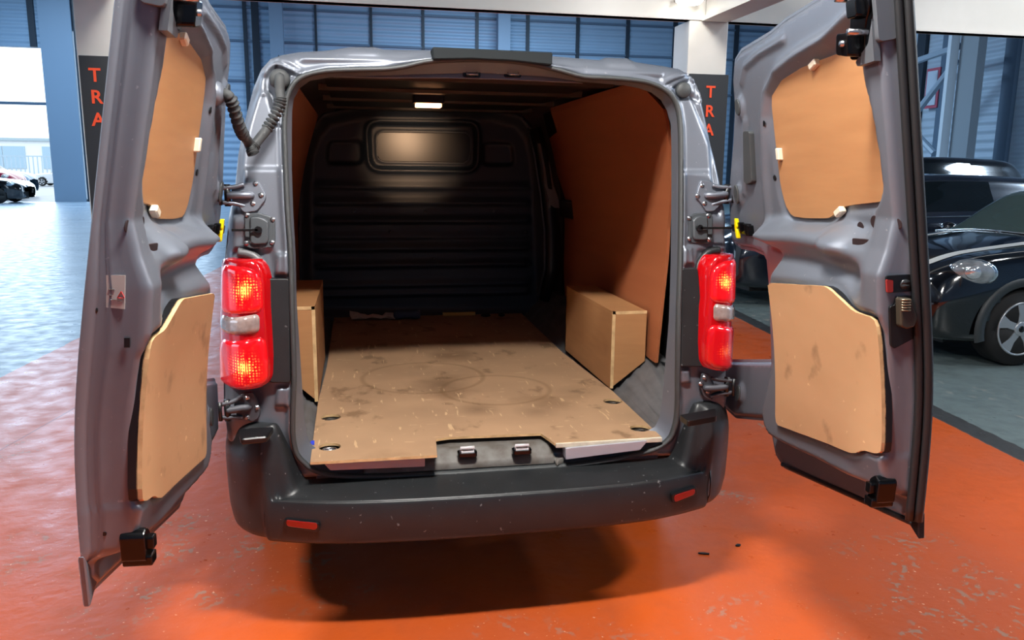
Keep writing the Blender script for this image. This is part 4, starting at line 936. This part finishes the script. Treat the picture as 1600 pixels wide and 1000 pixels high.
        m_ = MB(); m_.prism(ed([(194,528),(203,528),(203,543),(194,543)]), fe, -.001, .0012); m_.build('square_hole', BLACK, d)
        c = ed([(163,834)])[0]; m_ = MB(); m_.tube([fe(c[0], c[1], -.002), fe(c[0], c[1], .0012)], .0045, 14); m_.build('round_hole', BLACK, d)
        cq = [(UF-.04, ZB+.004), (UF+.016, ZB-.035), (UF+.022, ZB+.08), (UF, ZB+.05)]; dslab('corner_flange', s, cq, -.008, .006, PAINT, d, .003)
        # loom from the door side
        cc = ondoor(-1, 350, 146, .03)
        m_ = MB(); 
        m_.tube([dp1(s, cc[0], cc[1], .0), dp1(s, cc[0], cc[1], .022), dp1(s, cc[0], cc[1], .032)], [.040, .030, .018], 24); m_.build('hose_dome', PAINT, d, True)
        a0_ = dp1(s, cc[0], cc[1], .028); a1_ = dp1(s, cc[0]+.0, cc[1]-.015, .050)
        hose([a0_, a1_, a1_*.55+p4*.45+[0, -.02, -.02], p4+[-.01, -.012, .02], p4+[.005, -.01, -.018]], 'door_hose', [(.22, .62), (.88, 1)], d)
    return d
CK = dpt([(1152,356)], .03)[0]
LATB = dpt([(1372,764)], .10)[0]; LATT = dpt([(1358,52)], .07)[0]
cL = np.mean(PLYLO, 0)
def ply_w(A, B):
    Wf = Wfree(B); t = np.clip((A-.05)/.60, 0, 1); return .055+(Wf-.055)*t**1.2-.006
for s in (-1, 1): make_door(s)
# ================================================================== PARKED CARS
CARBLK = mat('black_car_paint', '07070a', .12, .0, coat=1., spec=.6)
CARNAVY = mat('navy_car_paint', '151b28', .18, .2, coat=1., spec=.6)
CARGRY = mat('dark_grey_car_paint', '1b222c', .2, .2, coat=1.)
GLASSD = mat('dark_car_glass', '0b1114', .05, spec=.8)
GLASSG = mat('green_glass_with_reflection', '41504b', .08, spec=.9)  # GLASSG: green tint, with the windscreen's pale reflection lightened into its colour
TYRE = mat('tyre', '151515', .8); RIM = mat('silver_alloy', 'c4c6c8', .3, .7); CHROME = mat('chrome', 'e0e2e4', .08, 1.)
ARCHP = mat('grey_arch_plastic', '33383a', .5); STRIPE = mat('white_stripe', 'd9dad6', .3, coat=.5); LENSC = mat('headlamp_glass', '8f979c', .1, .5, coat=1., noise=.6, nscale=14, hex2='d8dde0')
BASE = dict(L=3.84, st=[ # x, half widths low/mid/belt, z low, z shoulder, z belt, roof half width, roof z
 (0.00, .50, .56, .50, .26, .52, .62, .30, .66), (.05, .66, .72, .64, .22, .55, .70, .38, .745), (.18, .76, .80, .74, .20, .60, .78, .46, .83), (.40, .82, .85, .80, .19, .66, .86, .50, .905), (.75, .84, .865, .83, .18, .72, .905, .52, .955), (1.10, .84, .868, .845, .18, .74, .93, .55, 1.0), (1.30, .84, .868, .845, .18, .75, .945, .60, 1.05), (1.62, .84, .868, .845, .18, .76, .95, .60, 1.27), (1.90, .84, .868, .845, .18, .76, .955, .595, 1.385), (2.4, .84, .868, .845, .18, .76, .965, .60, 1.414), (3.0, .84, .868, .84, .18, .76, .975, .59, 1.40), (3.45, .83, .86, .82, .19, .76, .98, .56, 1.36), (3.66, .80, .83, .79, .21, .74, .96, .52, 1.15), (3.80, .72, .76, .72, .24, .70, .90, .46, .95), (3.84, .60, .64, .60, .30, .62, .80, .40, .84)],
 axles=(.75, 3.25), wr=.31, ws=(5, 8), rs=(11, 12))
def make_car(loc, heading, label, paint, glass, scale=(1, 1, 1), arch=True, group=None, detail=False, stripes=False, rimm=None, wheel_r=None):
    car = empty('parked_car', (0, 0, 0), label, 'car', group)
    sx, sy, sz = scale; UP = 5; C = []
    for (x, hl, hm, hb, zl, zm, zb_, hr, zr) in BASE['st']:
        row = [(hl-.10, zl), (hl, zl+.05), (hm, (zl+zm)/2+.05), (hm+.004, zm), (hb, zb_), (hb*.35+hr*.65+.03, zb_*.42+zr*.58), (hr, zr-.025), (hr*.55, zr), (0, zr+.008)]
        C.append([np.array([x*sx, y*sy, z*sz]) for y, z in row])
    G = [catmull(r, UP) for r in C]; NR = len(G[0]); cols = [catmull([g[j] for g in G], UP) for j in range(NR)]; NX = len(cols[0])
    def pt(i, j, s): p = cols[j][i]; return (p[0], p[1]*s, p[2])
    a0, a1 = [a*sx for a in BASE['axles']]; wr = BASE['wr']*sz if not wheel_r else wheel_r
    bl, rl = 4*UP+1, 6*UP-2; w0, w1 = BASE['ws'][0]*UP+4, BASE['ws'][1]*UP; r0, r1 = BASE['rs'][0]*UP+2, BASE['rs'][1]*UP+3
    sidew = [(w0+6, 8*UP+5+3), (8*UP+5+5, r0-8), ]
    def kind(i, j):
        if w0 <= i < w1 and j >= bl: return 'w'
        if r0 <= i < r1 and j >= bl+2: return 'r'
        for k, (a, b) in enumerate(sidew):
            if a <= i < b and bl <= j < rl:
                return 's%d' % k
        c = cols[j][i]
        if j <= 3*UP+2:
            for ax in (a0, a1):
                if (c[0]-ax)**2+(c[2]-wr)**2 < (wr+.045)**2: return 'x'
        return 'b'
    parts = {}
    for s in (-1, 1):
        for i in range(NX-1):
            for j in range(NR-1):
                k = kind(i, j)
                if k == 'x': continue
                key = k if k in 'bwr' else k+('n' if s < 0 else 'f'); V, F = parts.setdefault(key, ([], [])); n = len(V)
                V += [pt(i, j, s), pt(i+1, j, s), pt(i+1, j+1, s), pt(i, j+1, s)]; F.append((n, n+1, n+2, n+3) if s > 0 else (n+3, n+2, n+1, n))
    for key, (V, F) in parts.items():
        nm, m_ = ('bodywork', paint) if key == 'b' else (('windscreen', glass) if key == 'w' else (('rear_window', glass) if key == 'r' else ('side_window', glass)))
        o = mesh(nm, V, F, m_, car, True); bm = bmesh.new(); bm.from_mesh(o.data); bmesh.ops.remove_doubles(bm, verts=bm.verts, dist=.0005); bmesh.ops.recalc_face_normals(bm, faces=bm.faces); bm.to_mesh(o.data); bm.free()
    mb = MB(); mb.box((.25*sx, -.62*sy, .16), (3.6*sx, .62*sy, .45)); mb.build('underside', mat('underbody_black', '141312', .8), car)
    for ax in (a0, a1):
        for s in (-1, 1):
            yo = s*.862*sy
            mb = MB(); mb.tube([(ax, yo-s*.21, wr), (ax, yo-s*.20, wr), (ax, yo-s*.03, wr), (ax, yo, wr), (ax, yo-s*.006, wr)], [wr*.9, wr*.985, wr, wr*.94, wr*.70], 48); wh = mb.build('wheel', TYRE, car, True)
            if detail or s < 0:
                mb = MB(); mb.tube([(ax+wr*.685*math.cos(t), yo+s*.004, wr+wr*.685*math.sin(t)) for t in np.linspace(0, 2*math.pi, 41)], .009, 8, False); mb.build('rim_edge', RIM, wh, True)
                mb = MB(); mb.tube([(ax, yo-s*.05, wr), (ax, yo-s*.045, wr)], [wr*.66, wr*.66], 40); mb.build('brake_disc', mat('dark_brake', '161718', .5, .4), wh)
                for k in range(5):
                    t = k*2*math.pi/5+.3; c_, s_ = math.cos(t), math.sin(t); q = []
                    for rr_, ww in ((.05, .030), (.12, .030), (wr*.66, .058)): q.append((rr_, ww))
                    pl = [(rr_*c_-ww*s_, rr_*s_+ww*c_) for rr_, ww in q]+[(rr_*c_+ww*s_, rr_*s_-ww*c_) for rr_, ww in reversed(q)]
                    mb = MB(); mb.prism(pl, lambda a, b, d: (ax+a, d, wr+b), yo-s*.03, yo+s*.004); mb.build('spoke', RIM, wh, bevel=.004)
                mb = MB(); mb.tube([(ax, yo-s*.02, wr), (ax, yo+s*.008, wr), (ax, yo+s*.012, wr)], [.062, .058, .05], 24); hb = mb.build('hub', RIM, wh, True)
                mb = MB(); mb.tube([(ax, yo+s*.010, wr), (ax, yo+s*.017, wr)], [.028, .026], 20); mb.build('hub_cap', BLACKG, wh, True)
            if arch:
                mb = MB(); V = []; n = 28; ths = np.linspace(-.25, math.pi+.25, n); ri, ro = wr+.035, wr+.10
                for t in ths:
                    for rr_, yy in ((ri-.01, yo-s*.09), (ri, yo+s*.014), (ro, yo+s*.012), (ro+.01, yo-s*.01)): V.append((ax+rr_*math.cos(t), yy, max(.17, wr+rr_*math.sin(t))))
                mb.add(V, [(i*4+k, (i+1)*4+k, (i+1)*4+k+1, i*4+k+1) for i in range(n-1) for k in range(3)]); mb.build('arch_trim', ARCHP, car, True)
    # lamps, mirrors, handles
    def ell(name, c, r, tilt, m_, parent, flat=.4, nx=20):
        V = []; F = []; nv = 12
        for a in range(nv+1):
            for b in range(nx): t = math.pi*a/nv; p = 2*math.pi*b/nx; V.append(np.array([math.cos(t)*flat*r[2], math.sin(t)*math.cos(p)*r[0], math.sin(t)*math.sin(p)*r[1]]))
        Rm = Matrix.Rotation(tilt[0], 3, 'Z') @ Matrix.Rotation(tilt[1], 3, 'Y') @ Matrix.Rotation(tilt[2], 3, 'X')
        V = [np.array(Rm @ Vector(v))+c for v in V]
        F = [(a*nx+b, a*nx+(b+1) % nx, (a+1)*nx+(b+1) % nx, (a+1)*nx+b) for a in range(nv) for b in range(nx)]; return mesh(name, V, F, m_, parent, True)
    for s in (-1, 1):
        c = np.array([.325*sx, s*.765*sy, .755*sz]); tl = (-s*.85 if s > 0 else .85, .30, 0)
        tl = (s*-1*.0, 0, 0)
        hl = ell('headlight', c, (.185, .125, .085), (-s*.95 if s > 0 else .95, -.35, 0), CHROME, car, .9)
        ell('headlight_glass', c+[-.012, s*.012, .006], (.168, .112, .085), (-s*.95 if s > 0 else .95, -.35, 0), LENSC, hl, .95)
        ell('headlight_bulb', c+[-.045, s*.060, .01], (.065, .062, .05), (-s*.95 if s > 0 else .95, -.35, 0), mat('bright_reflector', 'f2f4f6', .1, .8), hl, .8)
        if detail:
            fc = np.array([.20*sx, s*.735*sy, .41*sz]); fg = ell('fog_lamp', fc, (.075, .06, .05), (.7*-s, 0, 0), BLACK, car, .7); ell('fog_glass', fc+[-.025, s*.02, 0], (.04, .036, .04), (.7*-s, 0, 0), CHROME, fg, .7)
        mc = np.array([1.50*sx, s*.98*sy, .99*sz]); mr = ell('door_mirror', mc, (.10, .065, .08), (0, 0, 0), paint, car, .8); mb = MB(); mb.tube([mc, (1.55*sx, s*.83*sy, .95*sz)], .02, 8); mb.build('mirror_arm', BLACK, mr, True)
        tl_ = ell('tail_lamp', np.array([3.76*sx, s*.70*sy, .80*sz]), (.05, .10, .06), (0, 0, 0), mat('dark_red_lamp', '6a0810', .15, coat=.8), car, .8)
        # trim line under the windows
        mb = MB(); mb.tube([np.array(pt(i, bl-1, s))+[0, s*.004, 0] for i in range(w0+4, r0+2, 2)], .007, 6); mb.build('window_trim', CHROME if detail or not arch else BLACK, car, True)
    if stripes:
        for s in (-1, 1):
            V = []; j0, j1 = 5*UP+4, 7*UP-3
            for i in range(8, w0-1):
                for j in np.linspace(5*UP+4, 6*UP+1.5, 4): 
                    jf = int(j); p = np.array(pt(i, jf, s))*(1-(j-jf))+np.array(pt(i, min(jf+1, NR-1), s))*(j-jf); V.append(p+[0, 0, .004])
            n = len(V)//4; mesh('bonnet_stripe', V, [(i*4+k, (i+1)*4+k, (i+1)*4+k+1, i*4+k+1) for i in range(n-1) for k in range(3)], STRIPE, car, True)
        mb = MB(); cw = [np.array(pt(w0-1, j, 1)) for j in range(bl, NR)]+[np.array(pt(w0-1, j, -1)) for j in range(NR-1, bl-1, -1)]; mb.tube([p+[0, 0, .008] for p in cw], .008, 6); mb.build('cowl_trim', CHROME, car, True)
        mb = MB(); p0 = np.array(pt(w0+1, NR-6, -1))+[0, 0, .02]; mb.tube([p0, np.array(pt(w0+6, 6*UP, -1))+[0, 0, .015]], .006, 6); mb.build('wiper', BLACK, car, True)
        mb = MB(); p0 = np.array(pt(w0, 6*UP+2, -1)); mb.box(tuple(p0+[-.015, -.012, .01]), tuple(p0+[.015, .012, .07])); mb.build('wiper_tag', YELLOW, car, bevel=.003)
    # rotate children geometry by placing the empty
    car.location = loc; car.rotation_euler = (0, 0, heading)
    return car
make_car((4.03, 3.72, 0), 0.0, 'black hatchback with a white bonnet stripe and grey wheel arches, nearest on the right', CARBLK, GLASSG, detail=True, stripes=True)
make_car((3.75, 6.65, 0), 0.0, 'dark blue car with dark windows parked just behind the striped hatchback', CARNAVY, GLASSD, (1.2, 1.03, 1.085), arch=False)
make_car((6.0, 10.0, 0), 0.0, 'black tall car with chrome window line, furthest back on the right by the cladding', CARBLK, GLASSD, (1.30, 1.08, 1.29), arch=False, wheel_r=.36)
make_car((-13.75, 34.2, 0), math.pi, 'dark car in the bright doorway at the far left', CARBLK, GLASSD, (1.2, 1.05, 1.02), arch=False)
# outside, beyond the doorway
PALEC = mat('pale_blue_car_paint', '4f7898', .2, .3, coat=1.); REDC = mat('red_car_paint', '981a38', .2, coat=1.); WHC = mat('white_car_paint', 'e4e8ea', .2, coat=1.)
def ypix(px, py, Y): return onY(px, py, Y)[0]
make_car((ypix(54, 290, 42), 42, 0), math.pi, 'pale blue car outside just past the doorway, left of the fence', PALEC, GLASSD, (1.15, 1.03, 1.3), arch=False)
make_car((ypix(34, 280, 38.2), 38.2, 0), math.pi, 'red car outside showing between the dark car and the pale one', REDC, GLASSD, (1.15, 1.03, 1.34), arch=False)
make_car((ypix(52, 280, 66), 66, 0), 0, 'long white car parked crosswise outside in front of the fence', WHC, GLASSD, (1.2, 1.05, 1.0), arch=False)
fn = empty('yard_fence', (ypix(60, 250, 78), 78, 0), 'pale metal railing outside behind the parked cars', 'fence')
FW = mat('pale_fence', 'b4c8d6', .5)
x0, x1 = ypix(-60, 250, 78), ypix(140, 250, 78)
mb = MB(); mb.box((x0, 77.95, 2.3), (x1, 78.05, 2.4)); mb.build('top_rail', FW, fn)
mb = MB(); mb.box((x0, 77.95, .3), (x1, 78.05, .4)); mb.build('bottom_rail', FW, fn)
for x in np.linspace(x0, x1, 30): mb = MB(); mb.box((x-.04, 77.96, 0), (x+.04, 78.04, 2.4)); mb.build('railing_bar', FW, fn)
bd = empty('low_building', (ypix(60, 250, 96), 96, 0), 'long low white building across the yard outside the doorway', 'building')
x0, x1 = ypix(-80, 250, 96), ypix(160, 250, 96); mb = MB(); mb.box((x0, 96, 0), (x1, 104, 4.2)); mb.build('wall', mat('white_render', 'eef0f0', .7), bd)
mb = MB(); mb.box((x0, 95.7, 4.2), (x1, 104.3, 4.5)); mb.build('roof', mat('roof_grey', 'a9bcc4', .6), bd)
for px in (-14, 22, 83):
    x = ypix(px, 240, 95.9); mb = MB(); mb.box((x-1.1, 95.9, 1.2), (x+1.1, 96, 3.6)); mb.build('window_pane', mat('pale_window', 'a9c4d4', .7), bd)
# ================================================================== LOOSE THINGS
def onfloor(px, py): return onZ(px, py, ZF)
P = onZ(582, 493, ZF); P[1] = min(P[1], 2.40)
rs = np.random.RandomState(3); q = []
n = 7; V = []; F = []
for i in range(n):
    for j in range(n):
        a, b = i/(n-1)-.5, j/(n-1)-.5; V.append((P[0]+a*.26+rs.uniform(-.012, .012), P[1]+b*.10, ZF+.004+.018*((i+j) % 2)+rs.uniform(0, .012)+.06*max(0, -a-.1)*(j > 3)))
F = [(i*n+j, i*n+j+1, (i+1)*n+j+1, (i+1)*n+j) for i in range(n-1) for j in range(n-1)]
o = mesh('crumpled_paper', V, F, mat('grubby_paper', 'b9a79b', .7), None, False, loc=(P[0], P[1], ZF)); sm = o.modifiers.new('s', 'SOLIDIFY'); sm.thickness = .0015
tag(o, 'crumpled pale paper on the load floor by the bulkhead', 'paper')
P = onZ(634, 493, ZF); P[1] = min(P[1], 2.38)
V = []; F = []; n1, n2 = 10, 6
for i in range(n1+1):
    for k in range(n2*2):
        t = math.pi*i/n1; p = math.pi*k/n2; V.append((P[0]+.085*(-math.cos(t)), P[1]+.05*math.sin(t)**.4*math.cos(p), ZF+.032+.030*math.sin(t)**.3*math.sin(p)*(1+.2*math.sin(3*t))))
F = [(i*n2*2+k, i*n2*2+(k+1) % (n2*2), (i+1)*n2*2+(k+1) % (n2*2), (i+1)*n2*2+k) for i in range(n1) for k in range(n2*2)]
o = mesh('cloth_bundle', V, F, mat('blue_grey_cloth', '3f4a5e', .8), None, True, loc=(P[0], P[1], ZF)); tag(o, 'blue grey cloth bundle on the load floor right of the crumpled paper', 'cloth')
P = onZ(713, 487, ZF); P[1] = 2.47
mb = MB(); mb.box((P[0]-.105, P[1]-.012, ZF+.001), (P[0]+.105, P[1]+.01, ZF+.022)); o = mb.build('wood_offcut', mat('yellow_pine', 'c39a4c', .6), None, bevel=.003); tag(o, 'thin yellow wooden offcut lying against the bulkhead', 'wood')
for k, (px, py, sx_, lab) in enumerate(((754, 489, .035, 'small dark lump of dirt on the load floor right of the yellow offcut'), (778, 489, .022, 'smallest dark crumb on the load floor, furthest right by the bulkhead'))):
    P = onZ(px, py, ZF); P[1] = min(P[1], 2.4); rs = np.random.RandomState(k); V = []; F = []
    for i in range(7):
        for j in range(8): t = math.pi*i/6; p = 2*math.pi*j/8; r_ = rs.uniform(.8, 1.15); V.append((P[0]+sx_*math.sin(t)*math.cos(p)*r_, P[1]+.02*math.sin(t)*math.sin(p)*r_, ZF+.010+.010*math.cos(t)))
    F = [(i*8+j, i*8+(j+1) % 8, (i+1)*8+(j+1) % 8, (i+1)*8+j) for i in range(6) for j in range(8)]; o = mesh('dirt_lump', V, F, mat('dirt', '1b1815', .9), None, True, loc=(P[0], P[1], ZF)); tag(o, lab, 'dirt')
for k, (px, py, rx, ry, ang, lab) in enumerate(((1100, 866, .022, .007, -.35, 'longer black scrap lying on the orange floor right of the bumper'), (1153, 853, .012, .009, .4, 'rounder black scrap on the orange floor, the further right of two'))):
    P = onZ(px, py, 0); rs = np.random.RandomState(k+5); q = []
    for t in np.linspace(0, 2*math.pi, 12, endpoint=False): r_ = rs.uniform(.75, 1.2); a, b = rx*math.cos(t)*r_, ry*math.sin(t)*r_; q.append((P[0]+a*math.cos(ang)-b*math.sin(ang), P[1]+a*math.sin(ang)+b*math.cos(ang)))
    mb = MB(); mb.prism(q, lambda a, b, d: (a, b, d), 0.0005, .006); o = mb.build('black_scrap', BLACK, None, bevel=.001); tag(o, lab, 'litter')
P = onZ(489, 700, .585)
mb = MB(); mb.prism([(P[0]-.010, P[1]-.012), (P[0]+.006, P[1]-.012), (P[0]+.004, P[1]+.03), (P[0]-.008, P[1]+.026)], lambda a, b, d: (a, b, d), .575, .603); o = mb.build('blue_wedge', mat('blue_plastic', '1f3fd0', .4), None, bevel=.002); tag(o, 'tiny bright blue plastic piece beside the left rear corner of the load floor', 'plastic piece')
